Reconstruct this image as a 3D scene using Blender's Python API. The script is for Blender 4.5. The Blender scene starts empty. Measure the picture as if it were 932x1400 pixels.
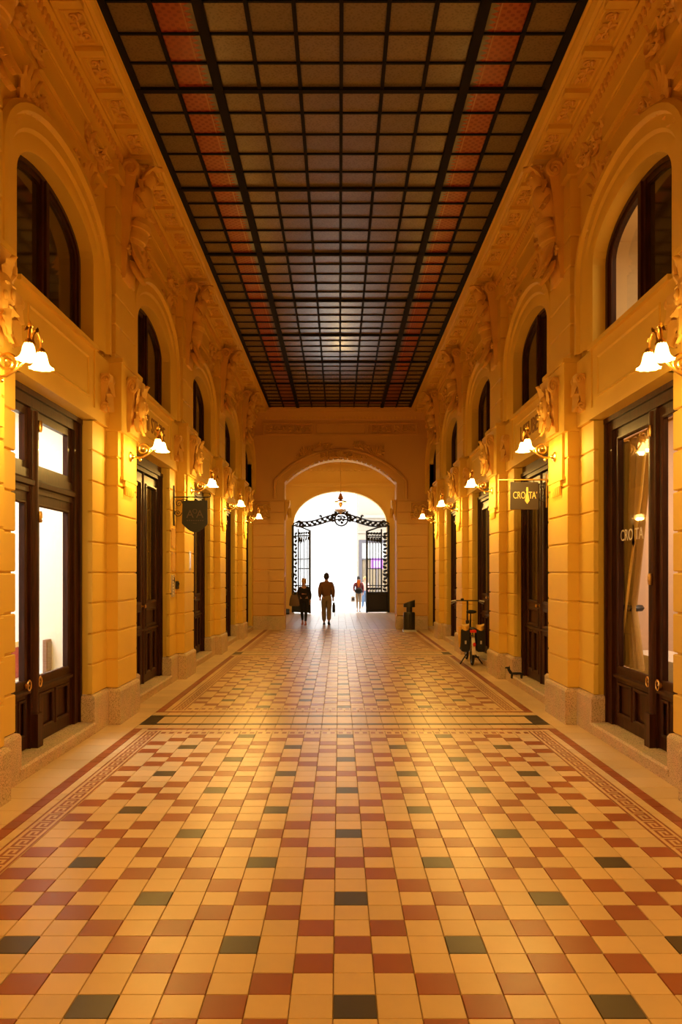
import bpy, bmesh, math, random
from mathutils import Vector, Matrix
PI = math.pi
sc = bpy.context.scene
COL = sc.collection
random.seed(7)

# ------------------------------------------------------------------ camera, world, exposure
F_PX, HOR, VPX = 1080.0, 784.0, 463.5
cam_d = bpy.data.cameras.new('camera'); cam = bpy.data.objects.new('camera', cam_d); COL.objects.link(cam)
cam.location = (0, 0, 1.65); cam.rotation_euler = (PI/2, 0, 0)
cam_d.sensor_fit = 'AUTO'; cam_d.sensor_width = 36.0; cam_d.lens = 36.0*F_PX/1400.0
cam_d.shift_x = (466-VPX)/1400.0; cam_d.shift_y = (HOR-700)/1400.0
cam_d.clip_end = 300
sc.camera = cam

world = bpy.data.worlds.new('world'); sc.world = world; world.use_nodes = True
bgn = world.node_tree.nodes['Background']
bgn.inputs[0].default_value = (0.93, 0.97, 1.0, 1); bgn.inputs[1].default_value = 5.2

sc.view_settings.view_transform = 'Standard'; sc.view_settings.look = 'None'
sc.view_settings.gamma = 1.0; sc.view_settings.use_curve_mapping = False
sc.view_settings.exposure = 0.0
sc.cycles.use_denoising = True
sc.cycles.max_bounces = 8; sc.cycles.diffuse_bounces = 5; sc.cycles.glossy_bounces = 4
sc.cycles.transparent_max_bounces = 12; sc.cycles.transmission_bounces = 6
sc.cycles.sample_clamp_indirect = 6.0
sc.cycles.caustics_reflective = False; sc.cycles.caustics_refractive = False

LAMP_COL = (1.0, 0.585, 0.135); LAMP_STR = 24.0; BULB_W = 42.0

# ------------------------------------------------------------------ layout constants (metres)
C = 0.04            # corridor axis
P0 = 2.585          # flank face of the walls from the axis
PER = 3.72          # bay period
YB = [7.18+PER*i for i in range(5)]          # bay centres (doors / windows)
YP = [5.32+PER*i for i in range(5)]          # pier centres in view
YPB = [1.60, -2.12]                          # piers behind the viewer (same rhythm)
FL, PH, PP = 0.89, 0.39, 0.125               # pier half width, pilaster half width, projection
YE = 23.4           # end wall
YS = 33.3           # street wall
ZG = 6.53           # skylight
XG = 2.05           # skylight half width

# ------------------------------------------------------------------ materials
MATS = {}
def nodes(m):
    m.use_nodes = True
    nt = m.node_tree
    return nt, nt.nodes, nt.links, nt.nodes['Principled BSDF']
def mat(name, col, rough=0.6, metal=0.0, var=0.0, vscale=6.0, bump=0.0, bscale=60.0, emit=None, estr=0.0, spec=0.5, coat=0.0, obj_rand=0.0):
    m = bpy.data.materials.new(name); nt, N, L, b = nodes(m)
    b.inputs['Base Color'].default_value = (*col, 1); b.inputs['Roughness'].default_value = rough
    b.inputs['Metallic'].default_value = metal; b.inputs['Specular IOR Level'].default_value = spec
    if coat: b.inputs['Coat Weight'].default_value = coat; b.inputs['Coat Roughness'].default_value = 0.15
    if emit: b.inputs['Emission Color'].default_value = (*emit, 1); b.inputs['Emission Strength'].default_value = estr
    tc = N.new('ShaderNodeTexCoord')
    if var or obj_rand:
        hs = N.new('ShaderNodeHueSaturation'); hs.inputs['Color'].default_value = (*col, 1)
        add = N.new('ShaderNodeMath'); add.operation = 'ADD'; add.inputs[0].default_value = 1.0 - 0.5*var - 0.5*obj_rand; add.inputs[1].default_value = 0
        src = add
        if var:
            nz = N.new('ShaderNodeTexNoise'); nz.inputs['Scale'].default_value = vscale; nz.inputs['Detail'].default_value = 6
            L.new(tc.outputs['Object'], nz.inputs['Vector'])
            mu = N.new('ShaderNodeMath'); mu.operation = 'MULTIPLY'; mu.inputs[1].default_value = var
            L.new(nz.outputs['Fac'], mu.inputs[0]); L.new(mu.outputs[0], add.inputs[1])
        if obj_rand:
            oi = N.new('ShaderNodeObjectInfo'); ge = N.new('ShaderNodeNewGeometry')
            s = N.new('ShaderNodeMath'); s.operation = 'ADD'; L.new(oi.outputs['Random'], s.inputs[0]); L.new(ge.outputs['Random Per Island'], s.inputs[1])
            fr = N.new('ShaderNodeMath'); fr.operation = 'FRACT'; L.new(s.outputs[0], fr.inputs[0])
            m2 = N.new('ShaderNodeMath'); m2.operation = 'MULTIPLY_ADD'; m2.inputs[1].default_value = obj_rand
            L.new(fr.outputs[0], m2.inputs[0]); L.new(src.outputs[0], m2.inputs[2]); src = m2
        L.new(src.outputs[0], hs.inputs['Value']); L.new(hs.outputs[0], b.inputs['Base Color'])
    if bump:
        nb = N.new('ShaderNodeTexNoise'); nb.inputs['Scale'].default_value = bscale; nb.inputs['Detail'].default_value = 4
        L.new(tc.outputs['Object'], nb.inputs['Vector'])
        bp = N.new('ShaderNodeBump'); bp.inputs['Strength'].default_value = bump; bp.inputs['Distance'].default_value = 0.01
        L.new(nb.outputs['Fac'], bp.inputs['Height']); L.new(bp.outputs[0], b.inputs['Normal'])
    MATS[name] = m
    return m

mat('plaster', (0.82, 0.55, 0.095), 0.62, var=0.10, vscale=2.2, bump=0.10, bscale=35, spec=0.3)
mat('plaster_ornament', (0.80, 0.50, 0.12), 0.6, var=0.12, vscale=9, bump=0.08, bscale=50, spec=0.3)
mat('plaster_end', (0.74, 0.44, 0.15), 0.62, var=0.10, vscale=2.2, bump=0.10, bscale=35, spec=0.3)
mat('plaster_vest', (0.84, 0.56, 0.16), 0.65, var=0.08, vscale=2.0, spec=0.3)
mat('brass', (0.80, 0.50, 0.16), 0.28, metal=1.0)
mat('old_brass', (0.62, 0.40, 0.14), 0.35, metal=1.0)
mat('iron', (0.022, 0.020, 0.022), 0.5, metal=0.4)
mat('glazing_iron', (0.010, 0.008, 0.008), 0.8, spec=0.15)
mat('black_plastic', (0.012, 0.012, 0.013), 0.45)
mat('bin_paint', (0.030, 0.028, 0.022), 0.4)
mat('steel', (0.55, 0.55, 0.56), 0.3, metal=1.0)
mat('rubber', (0.012, 0.012, 0.012), 0.8)
mat('white_paint', (0.82, 0.80, 0.76), 0.5)
mat('shop_wall', (0.85, 0.84, 0.82), 0.7)
mat('shop_wall_warm', (0.78, 0.60, 0.46), 0.7)
mat('shop_floor', (0.45, 0.36, 0.28), 0.4)
mat('red_paint', (0.36, 0.012, 0.008), 0.45)
mat('red_reflector', (0.75, 0.03, 0.02), 0.2)
mat('cream_guard', (0.70, 0.60, 0.42), 0.35)
mat('yellow_cover', (0.80, 0.48, 0.08), 0.6, var=0.2, vscale=12)
mat('board_brown', (0.25, 0.15, 0.10), 0.6)
mat('curtain', (0.55, 0.36, 0.12), 0.55, var=0.15, vscale=5)
mat('gold_trim', (0.85, 0.58, 0.14), 0.4)
mat('skin', (0.62, 0.36, 0.24), 0.5)
mat('hair_dark', (0.025, 0.018, 0.014), 0.55)
mat('hair_blond', (0.55, 0.34, 0.12), 0.5)
mat('jacket_brown', (0.20, 0.105, 0.065), 0.85, var=0.3, vscale=20)
mat('trousers_grey', (0.26, 0.21, 0.17), 0.85, var=0.2, vscale=20)
mat('cloth_black', (0.016, 0.014, 0.015), 0.85)
mat('bag_grey', (0.24, 0.18, 0.14), 0.7)
mat('shoe_red', (0.42, 0.10, 0.05), 0.5)
mat('shoe_dark', (0.03, 0.025, 0.022), 0.5)
mat('maroon', (0.20, 0.025, 0.03), 0.8)
mat('orange_scarf', (0.85, 0.22, 0.03), 0.8)
mat('trousers_beige', (0.40, 0.28, 0.18), 0.85)
mat('top_pink', (0.75, 0.45, 0.38), 0.8)
mat('jeans', (0.10, 0.17, 0.30), 0.85)
mat('sign_brown', (0.045, 0.028, 0.018), 0.5)
mat('sign_black', (0.010, 0.007, 0.006), 0.5)
mat('sign_letter', (0.95, 0.74, 0.24), 0.4)
mat('sign_letter_dim', (0.11, 0.065, 0.045), 0.5)
mat('glass_letter', (0.80, 0.72, 0.60), 0.4)
mat('engraving', (0.33, 0.17, 0.05), 0.8)
mat('chrome_white', (0.72, 0.70, 0.74), 0.25, metal=0.6)
mat('plaque_white', (0.85, 0.83, 0.85), 0.15)
mat('plaque_clear', (0.80, 0.48, 0.18), 0.12)
mat('street', (0.62, 0.60, 0.57), 0.8, var=0.15, vscale=1.5)
mat('facade_white', (0.82, 0.81, 0.79), 0.8, var=0.05, vscale=0.7)
mat('facade_cream', (0.34, 0.28, 0.21), 0.8)
mat('shop_frame_grey', (0.085, 0.072, 0.080), 0.5)
mat('shop_inside', (0.26, 0.19, 0.12), 0.8, var=0.6, vscale=3)
mat('purple_sign', (0.35, 0.10, 0.62), 0.5, emit=(0.35, 0.08, 0.75), estr=0.5)
mat('lamp_cream', (0.85, 0.70, 0.45), 0.4)
mat('grout', (0.40, 0.28, 0.17), 0.9)
mat('tile_cream', (0.72, 0.53, 0.30), 0.32, var=0.10, vscale=9, obj_rand=0.16, bump=0.02, bscale=14, spec=0.55)
mat('tile_red', (0.33, 0.090, 0.034), 0.32, var=0.10, vscale=9, obj_rand=0.22, bump=0.02, bscale=14, spec=0.55)
mat('tile_black', (0.055, 0.042, 0.028), 0.34, var=0.10, vscale=9, obj_rand=0.2, bump=0.02, bscale=14, spec=0.55)
mat('tile_vest', (0.50, 0.36, 0.24), 0.30, var=0.10, vscale=5, obj_rand=0.2, spec=0.55)
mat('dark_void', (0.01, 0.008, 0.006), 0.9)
mat('room_lit', (0.75, 0.62, 0.46), 0.8)

def wood():
    m = bpy.data.materials.new('dark_wood'); nt, N, L, b = nodes(m)
    tc = N.new('ShaderNodeTexCoord'); mp = N.new('ShaderNodeMapping'); mp.inputs['Scale'].default_value = (14, 14, 1.2)
    nz = N.new('ShaderNodeTexNoise'); nz.inputs['Scale'].default_value = 3; nz.inputs['Detail'].default_value = 8
    cr = N.new('ShaderNodeValToRGB')
    cr.color_ramp.elements[0].position = 0.3; cr.color_ramp.elements[0].color = (0.022, 0.006, 0.003, 1)
    cr.color_ramp.elements[1].position = 0.75; cr.color_ramp.elements[1].color = (0.075, 0.022, 0.009, 1)
    L.new(tc.outputs['Object'], mp.inputs[0]); L.new(mp.outputs[0], nz.inputs['Vector']); L.new(nz.outputs['Fac'], cr.inputs[0]); L.new(cr.outputs[0], b.inputs['Base Color'])
    b.inputs['Roughness'].default_value = 0.42; b.inputs['Specular IOR Level'].default_value = 0.25
    MATS['dark_wood'] = m
wood()
def granite():
    m = bpy.data.materials.new('granite'); nt, N, L, b = nodes(m)
    tc = N.new('ShaderNodeTexCoord')
    n1 = N.new('ShaderNodeTexNoise'); n1.inputs['Scale'].default_value = 110; n1.inputs['Detail'].default_value = 3
    n2 = N.new('ShaderNodeTexNoise'); n2.inputs['Scale'].default_value = 5; n2.inputs['Detail'].default_value = 5
    cr = N.new('ShaderNodeValToRGB')
    e = cr.color_ramp.elements
    e[0].position = 0.34; e[0].color = (0.30, 0.20, 0.11, 1); e[1].position = 0.52; e[1].color = (0.66, 0.48, 0.28, 1)
    mx = N.new('ShaderNodeMix'); mx.data_type = 'RGBA'; mx.blend_type = 'MULTIPLY'; mx.inputs[0].default_value = 0.35
    L.new(tc.outputs['Object'], n1.inputs['Vector']); L.new(tc.outputs['Object'], n2.inputs['Vector'])
    L.new(n1.outputs['Fac'], cr.inputs[0]); L.new(cr.outputs[0], mx.inputs[6]); L.new(n2.outputs['Color'], mx.inputs[7])
    hs = N.new('ShaderNodeHueSaturation'); hs.inputs['Saturation'].default_value = 0.85; hs.inputs['Value'].default_value = 1.25
    L.new(mx.outputs[2], hs.inputs['Color']); L.new(hs.outputs[0], b.inputs['Base Color'])
    b.inputs['Roughness'].default_value = 0.75
    bp = N.new('ShaderNodeBump'); bp.inputs['Strength'].default_value = 0.35; bp.inputs['Distance'].default_value = 0.01
    L.new(n1.outputs['Fac'], bp.inputs['Height']); L.new(bp.outputs[0], b.inputs['Normal'])
    MATS['granite'] = m
granite()
def glass(name, tint, refl=0.06):
    m = bpy.data.materials.new(name); m.use_nodes = True; N = m.node_tree.nodes; L = m.node_tree.links
    N.remove(N['Principled BSDF']); out = N['Material Output']
    tr = N.new('ShaderNodeBsdfTransparent'); tr.inputs[0].default_value = (*tint, 1)
    gl = N.new('ShaderNodeBsdfGlossy'); gl.inputs['Roughness'].default_value = 0.03
    fr = N.new('ShaderNodeFresnel'); fr.inputs[0].default_value = 1.45
    ge = N.new('ShaderNodeNewGeometry'); fm = N.new('ShaderNodeMath'); fm.operation = 'MULTIPLY_ADD'; fm.inputs[1].default_value = -1.0; fm.inputs[2].default_value = 1.0
    L.new(ge.outputs['Backfacing'], fm.inputs[0]); f2 = N.new('ShaderNodeMath'); f2.operation = 'MULTIPLY'; L.new(fm.outputs[0], f2.inputs[0]); L.new(fr.outputs[0], f2.inputs[1])
    mx = N.new('ShaderNodeMixShader'); L.new(f2.outputs[0], mx.inputs[0]); L.new(tr.outputs[0], mx.inputs[1]); L.new(gl.outputs[0], mx.inputs[2]); L.new(mx.outputs[0], out.inputs[0])
    MATS[name] = m
glass('clear_glass', (0.96, 0.96, 0.95))
mat('dark_room_glass', (0.045, 0.026, 0.010), 0.06, spec=0.5)  # opaque pane; the dark of the unlit rooms behind is put into its colour
mat('red_pane_back', (0.2, 0.05, 0.02), 0.4)
def shade_mat():
    m = bpy.data.materials.new('lamp_shade_glass'); nt, N, L, b = nodes(m)
    b.inputs['Base Color'].default_value = (0.9, 0.8, 0.6, 1); b.inputs['Roughness'].default_value = 0.3
    b.inputs['Emission Color'].default_value = (*LAMP_COL, 1); b.inputs['Emission Strength'].default_value = LAMP_STR
    MATS['lamp_shade_glass'] = m
shade_mat()
def pane_mat(name, red=False):
    m = bpy.data.materials.new(name); nt, N, L, b = nodes(m)
    tc = N.new('ShaderNodeTexCoord')
    vo = N.new('ShaderNodeTexVoronoi'); vo.inputs['Scale'].default_value = 38
    L.new(tc.outputs['Object'], vo.inputs['Vector'])
    base = (0.145, 0.108, 0.066)
    if not red:
        cr = N.new('ShaderNodeValToRGB'); cr.color_ramp.elements[0].color = (base[0]*0.8, base[1]*0.8, base[2]*0.8, 1); cr.color_ramp.elements[1].color = (base[0]*1.15, base[1]*1.15, base[2]*1.15, 1)
        L.new(vo.outputs['Distance'], cr.inputs[0]); cr.color_ramp.elements[1].position = 0.6
        oi = N.new('ShaderNodeObjectInfo'); hs = N.new('ShaderNodeHueSaturation'); ma = N.new('ShaderNodeMath'); ma.operation = 'MULTIPLY_ADD'
        ma.inputs[1].default_value = 0.25; ma.inputs[2].default_value = 0.87
        L.new(oi.outputs['Random'], ma.inputs[0]); L.new(ma.outputs[0], hs.inputs['Value']); L.new(cr.outputs[0], hs.inputs['Color'])
        L.new(hs.outputs[0], b.inputs['Base Color'])
    else:
        # painted ornament: red ground with a scroll pattern, a pale line and a fringe of points on one edge (object x from -0.2 to 0.2)
        sp = N.new('ShaderNodeSeparateXYZ'); L.new(tc.outputs['Object'], sp.inputs[0])
        def M(op, a, bb=None, cc=None):
            n = N.new('ShaderNodeMath'); n.operation = op
            for i, v in enumerate((a, bb, cc)):
                if v is None: continue
                if isinstance(v, (int, float)): n.inputs[i].default_value = v
                else: L.new(v, n.inputs[i])
            return n.outputs[0]
        x, y = sp.outputs[0], sp.outputs[1]
        tri = M('PINGPONG', y, 0.034)                       # 0..0.034
        edge = M('MULTIPLY_ADD', tri, 1.9, 0.065)
        infr = M('LESS_THAN', x, edge)                      # red region + fringe
        line = M('COMPARE', x, 0.055, 0.006)
        wv = M('MULTIPLY', M('SINE', M('MULTIPLY', x, 75.0)), M('SINE', M('MULTIPLY', y, 75.0)))
        orn = M('GREATER_THAN', wv, 0.25)
        c1 = N.new('ShaderNodeMix'); c1.data_type = 'RGBA'; c1.inputs[6].default_value = (0.30, 0.055, 0.018, 1); c1.inputs[7].default_value = (0.23, 0.036, 0.012, 1); L.new(orn, c1.inputs[0])
        c2 = N.new('ShaderNodeMix'); c2.data_type = 'RGBA'; c2.inputs[7].default_value = (0.34, 0.11, 0.035, 1); L.new(line, c2.inputs[0]); L.new(c1.outputs[2], c2.inputs[6])
        c3 = N.new('ShaderNodeMix'); c3.data_type = 'RGBA'; c3.inputs[6].default_value = (*base, 1); L.new(infr, c3.inputs[0]); L.new(c2.outputs[2], c3.inputs[7])
        L.new(c3.outputs[2], b.inputs['Base Color'])
    b.inputs['Roughness'].default_value = 0.26
    MATS[name] = m
pane_mat('pane_glass'); pane_mat('pane_red', True)

# ------------------------------------------------------------------ mesh builder
def ident(x, y, z): return (x, y, z)
class MB:
    def __init__(s, T=None, flip=False):
        s.v = []; s.f = []; s.m = []; s.mi = 0; s.T = T or ident; s.flip = flip
    def P(s, *pts):
        i = len(s.v)
        s.v.extend(s.T(*p) for p in pts); return i
    def F(s, *idx):
        s.f.append(tuple(reversed(idx)) if s.flip else tuple(idx)); s.m.append(s.mi)
    def quad(s, a, b, c, d):
        i = s.P(a, b, c, d); s.F(i, i+1, i+2, i+3)
    def box(s, x0, x1, y0, y1, z0, z1, skip=''):
        i = s.P((x0,y0,z0),(x1,y0,z0),(x1,y1,z0),(x0,y1,z0),(x0,y0,z1),(x1,y0,z1),(x1,y1,z1),(x0,y1,z1))
        for k, f in (('b',(3,2,1,0)),('t',(4,5,6,7)),('s',(0,1,5,4)),('e',(1,2,6,5)),('n',(2,3,7,6)),('w',(3,0,4,7))):
            if k not in skip: s.F(*(i+q for q in f))
    def bbox(s, x0, x1, y0, y1, z0, z1, r=0.006):
        """box with chamfered vertical rim on +x face (raised panel)"""
        i = s.P((x0,y0,z0),(x0,y1,z0),(x0,y1,z1),(x0,y0,z1),(x1-r,y0,z0),(x1-r,y1,z0),(x1-r,y1,z1),(x1-r,y0,z1),(x1,y0+r,z0+r),(x1,y1-r,z0+r),(x1,y1-r,z1-r),(x1,y0+r,z1-r))
        for k in range(4):
            n = (k+1) % 4
            s.F(i+k, i+n, i+4+n, i+4+k); s.F(i+4+k, i+4+n, i+8+n, i+8+k)
        s.F(i+8, i+9, i+10, i+11); s.F(i+3, i+2, i+1, i)
    def prism(s, poly, z0, z1, caps=True):
        n = len(poly)
        i = s.P(*[(x,y,z0) for x,y in poly], *[(x,y,z1) for x,y in poly])
        for k in range(n):
            q = (k+1) % n; s.F(i+k, i+q, i+n+q, i+n+k)
        if caps: s.F(*[i+n-1-k for k in range(n)]); s.F(*[i+n+k for k in range(n)])
    def rings(s, rings, closed=True, cap0=True, cap1=True):
        n = len(rings[0]); base = [s.P(*r) for r in rings]
        for a, b in zip(base, base[1:]):
            for k in range(n if closed else n-1):
                q = (k+1) % n; s.F(a+k, a+q, b+q, b+k)
        if closed and cap0: s.F(*[base[0]+n-1-k for k in range(n)])
        if closed and cap1: s.F(*[base[-1]+k for k in range(n)])
    def tube(s, pts, r, seg=6, cap=True):
        pts = [Vector(p) for p in pts]; n = len(pts)
        rs = r if isinstance(r, (list, tuple)) else [r]*n
        t0 = (pts[1]-pts[0]).normalized()
        up = Vector((0,0,1)) if abs(t0.z) < 0.9 else Vector((1,0,0))
        nrm = (up - t0*up.dot(t0)).normalized(); out = []
        for i, p in enumerate(pts):
            t = (pts[min(i+1,n-1)]-pts[max(i-1,0)]).normalized()
            nrm = (nrm - t*nrm.dot(t)); nrm = nrm.normalized() if nrm.length > 1e-6 else t.orthogonal().normalized()
            b = t.cross(nrm)
            out.append([tuple(p + (nrm*math.cos(2*PI*k/seg) + b*math.sin(2*PI*k/seg))*rs[i]) for k in range(seg)])
        s.rings(out, True, cap, cap)
    def lathe(s, prof, c=(0,0,0), seg=16, axis='z', ripple=None):
        out = []
        for j, (r, h) in enumerate(prof):
            ring = []
            for k in range(seg):
                a = 2*PI*k/seg; rr = r*(1 + (ripple[j]*math.cos(a*ripple[-1]) if ripple else 0))
                x, y = rr*math.cos(a), rr*math.sin(a)
                if axis == 'z': ring.append((c[0]+x, c[1]+y, c[2]+h))
                elif axis == 'x': ring.append((c[0]+h, c[1]+x, c[2]+y))
                else: ring.append((c[0]+y, c[1]+h, c[2]+x))
            out.append(ring)
        s.rings(out, True, prof[0][0] > 1e-5, prof[-1][0] > 1e-5)
    def ball(s, c, r, seg=10, rg=6, sc=(1,1,1), R=None):
        out = []
        for j in range(rg+1):
            t = PI*j/rg; ring = []
            for k in range(seg):
                a = 2*PI*k/seg
                p = Vector((max(math.sin(t),0.02)*math.cos(a)*r*sc[0], max(math.sin(t),0.02)*math.sin(a)*r*sc[1], -math.cos(t)*r*sc[2]))
                if R: p = R @ p
                ring.append((c[0]+p.x, c[1]+p.y, c[2]+p.z))
            out.append(ring)
        s.rings(out)
    def strip(s, prof_a, prof_b):
        i = s.P(*prof_a); j = s.P(*prof_b)
        for k in range(len(prof_a)-1): s.F(i+k, i+k+1, j+k+1, j+k)
    def mesh(s, name, mats, smooth=None):
        me = bpy.data.meshes.new(name); me.from_pydata(s.v, [], s.f); 
        for m in ([mats] if isinstance(mats, str) else mats): me.materials.append(MATS[m])
        if len(me.materials) > 1: me.polygons.foreach_set('material_index', s.m)
        if smooth:
            me.polygons.foreach_set('use_smooth', [True]*len(me.polygons)); me.set_sharp_from_angle(angle=math.radians(smooth))
        me.update(); return me
    def obj(s, name, mats, parent=None, loc=(0,0,0), rz=0, smooth=None, **kw):
        return link(name, s.mesh(name, mats, smooth), parent, loc, rz, **kw)
def link(name, me, parent=None, loc=(0,0,0), rz=0, **kw):
    o = bpy.data.objects.new(name, me); COL.objects.link(o); o.parent = parent
    o.location = loc; o.rotation_euler = (0,0,rz)
    for k, v in kw.items(): o[k] = v
    return o
def empty(name, loc=(0,0,0), rz=0, **kw):
    return link(name, None, None, loc, rz, **kw)
def copy_tree(o, parent=None):
    c = o.copy(); COL.objects.link(c)
    if parent is not None: c.parent = parent
    for ch in list(o.children): copy_tree(ch, c)
    return c

# side frames: local (lx towards the corridor, y, z)
def TL(lx, y, z): return (C-P0+lx, y, z)
def TR(lx, y, z): return (C+P0-lx, y, z)
def side_mb(s): return MB(TL, False) if s < 0 else MB(TR, True)
def at(s, lx, y, z): return (C+s*(P0-lx), y, z)
def rz(s): return 0.0 if s < 0 else PI
SN = {-1: 'left', 1: 'right'}

# ------------------------------------------------------------------ ornament helpers (local +x = out of the wall, y along, z up)
def leaf(mb, base, d, n, L, W, curl=0.5, lobes=3, seg=6):
    base = Vector(base); d = Vector(d).normalized(); n = Vector(n).normalized(); sd = d.cross(n).normalized(); n = sd.cross(d)
    rows = []
    for i in range(seg+1):
        t = i/seg
        w = W*(math.sin(PI*(0.12+0.88*t)**0.8)**0.7 + 0.05)*(1+0.25*math.cos(t*lobes*2*PI))
        lift = n*(curl*L*(t**2)*0.6 + 0.10*W)
        p = base + d*(L*t*(1-0.25*curl*t)) + lift
        th = n*(0.40*W*(1-t*0.6))
        rows.append([tuple(p - sd*w*0.5 - th*0.2), tuple(p - sd*w*0.28 + th*0.35), tuple(p + th), tuple(p + sd*w*0.28 + th*0.35), tuple(p + sd*w*0.5 - th*0.2), tuple(p - n*0.30*W)])
    mb.rings(rows)
def spiral(mb, c, u, v, r0, turns, tr, start=0.0, seg=5, r_end=0.12, steps=12, taper=0.5):
    c = Vector(c); u = Vector(u); v = Vector(v); pts = []; rs = []
    n = int(steps*turns)
    for i in range(n+1):
        t = i/n; a = start + t*turns*2*PI; r = r0*(1-(1-r_end)*t)
        pts.append(c + u*(r*math.cos(a)) + v*(r*math.sin(a))); rs.append(tr*(1-taper*t))
    mb.tube(pts, rs, seg)
    mb.ball(pts[-1], tr*1.2, 6, 4)
def rosette(mb, c, n, u, R, k=8):
    c = Vector(c); n = Vector(n); u = Vector(u); v = n.cross(u)
    for i in range(k):
        a = 2*PI*i/k; d = u*math.cos(a)+v*math.sin(a)
        leaf(mb, c+d*R*0.15, d, n, R*0.9, R*0.55, 0.15, 1, 4)
    mb.ball(c+n*R*0.15, R*0.22, 6, 4)
def palmette(mb, c, R, n=(1,0,0)):
    """tall acanthus bunch standing on c, height about R"""
    c = Vector(c)
    for a, l in ((0,1.0),(0.3,0.96),(-0.3,0.96),(0.62,0.86),(-0.62,0.86),(0.98,0.72),(-0.98,0.72),(1.4,0.56),(-1.4,0.56)):
        d = Vector((0.10, math.sin(a), math.cos(a)))
        leaf(mb, c+Vector((0,R*0.16*math.sin(a),R*0.1)), d, n, R*l*0.85, R*0.145, 0.14, 4, 9)
    spiral(mb, c+Vector((R*0.08, R*0.22, R*0.1)), (0,1,0), (0,0,1), R*0.13, 1.3, R*0.04)
    spiral(mb, c+Vector((R*0.08,-R*0.22, R*0.1)), (0,-1,0), (0,0,1), R*0.13, 1.3, R*0.04)
def scrollwork(mb, path, size, rnd, n=(1,0,0)):
    """rinceau along a list of (y,z) points: alternating spirals and leaves"""
    for i, (y, z) in enumerate(path):
        sg = 1 if i % 2 else -1
        r = size*(0.9+0.3*rnd.random())
        spiral(mb, (r*0.25, y, z), (0,1,0), (0,0,sg), r, 1.4, r*0.26, start=rnd.random()*3)
        for q in range(3):
            a = rnd.random()*2*PI; d = Vector((0.15, math.cos(a), math.sin(a)))
            leaf(mb, (0, y+0.5*r*math.cos(a), z+0.5*r*math.sin(a)), d, n, r*1.5, r*0.75, 0.3, 2, 5)
def frieze(L, H, seed, cell=None):
    mb = MB(); rnd = random.Random(seed); cell = cell or H*0.9; k = max(2, int(L/cell))
    for i in range(k):
        y = -L/2 + (i+0.5)*L/k; sg = 1 if i % 2 else -1
        spiral(mb, (H*0.10, y, sg*0.05*H), (0,1,0), (0,0,sg), H*0.30, 1.5, H*0.075, start=rnd.random())
        for q in range(4):
            a = PI/4 + q*PI/2 + rnd.uniform(-.4,.4)
            leaf(mb, (0, y+0.2*H*math.cos(a), 0.2*H*math.sin(a)), (0.1, math.cos(a), math.sin(a)), (1,0,0), H*0.34, H*0.2, 0.3, 2, 4)
    return mb
def ring_frame(mb, y0, y1, z0, z1, w, x0, x1):
    """raised picture-frame moulding in the y-z plane, one welded ring"""
    def rect(i, x): return [(x,y0+i,z0+i),(x,y1-i,z0+i),(x,y1-i,z1-i),(x,y0+i,z1-i)]
    R = [rect(0,x0), rect(w*0.15,x1), rect(w*0.6,x1), rect(w,x0+(x1-x0)*0.25), rect(w,x0)]
    b = [mb.P(*r) for r in R]
    for a, c in zip(b, b[1:]):
        for k in range(4):
            q = (k+1) % 4; mb.F(a+k, a+q, c+q, c+k)

# ------------------------------------------------------------------ arch helpers
def ell(hw, spring, rise, n=20, yc=0.0):
    return [(yc - hw*math.cos(PI*i/n), spring + rise*math.sin(PI*i/n)) for i in range(n+1)]
def segarc(hw, spring, rise, n=20, yc=0.0):
    r = (hw*hw+rise*rise)/(2*rise); a0 = math.asin(hw/r)
    return [(yc + r*math.sin(-a0+2*a0*i/n), spring + rise - r + r*math.cos(-a0+2*a0*i/n)) for i in range(n+1)]
def arch_panel(mb, yc, hw, spring, rise, y0, y1, z0, z1, xf, xb, n=20, ell=ell):
    """wall slab y0..y1, z0..z1, front xf, back xb, with an arched opening down to z0"""
    pts = [(yc-hw, z0)] + ell(hw, spring, rise, n, yc) + [(yc+hw, z0)]
    for x, rev in ((xf, False), (xb, True)):
        def q(a, b, c, d):
            mb.quad(*((x,)+p for p in ((a,b,c,d) if not rev else (d,c,b,a))))
        q((y0,z0),(yc-hw,z0),(yc-hw,z1),(y0,z1)); q((yc+hw,z0),(y1,z0),(y1,z1),(yc+hw,z1))
        for (ya,za),(yb,zb) in zip(pts[1:-1], pts[2:-1]): q((ya,za),(yb,zb),(yb,z1),(ya,z1))
    for (ya,za),(yb,zb) in zip(pts, pts[1:]): mb.quad((xf,yb,zb),(xf,ya,za),(xb,ya,za),(xb,yb,zb))
    mb.quad((xf,y0,z1),(xf,y1,z1),(xb,y1,z1),(xb,y0,z1))
    mb.quad((xb,y0,z0),(xb,y0,z1),(xf,y0,z1),(xf,y0,z0)); mb.quad((xf,y1,z0),(xf,y1,z1),(xb,y1,z1),(xb,y1,z0))
def archivolt(mb, yc, inner, outer, spring_z0, prof, n=24, ell=ell):
    """inner/outer = (hw, spring, rise); prof = list of (t, x); straight legs go down to spring_z0"""
    rows = []
    A = [(yc-inner[0], spring_z0)] + ell(*inner, n, yc) + [(yc+inner[0], spring_z0)]
    B = [(yc-outer[0], spring_z0)] + ell(*outer, n, yc) + [(yc+outer[0], spring_z0)]
    for a, b in zip(A, B): rows.append([(x, a[0]+(b[0]-a[0])*t, a[1]+(b[1]-a[1])*t) for t, x in prof])
    base = [mb.P(*r) for r in rows]; k = len(prof)
    for a, b in zip(base, base[1:]):
        for j in range(k-1): mb.F(a+j, b+j, b+j+1, a+j+1)

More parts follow.
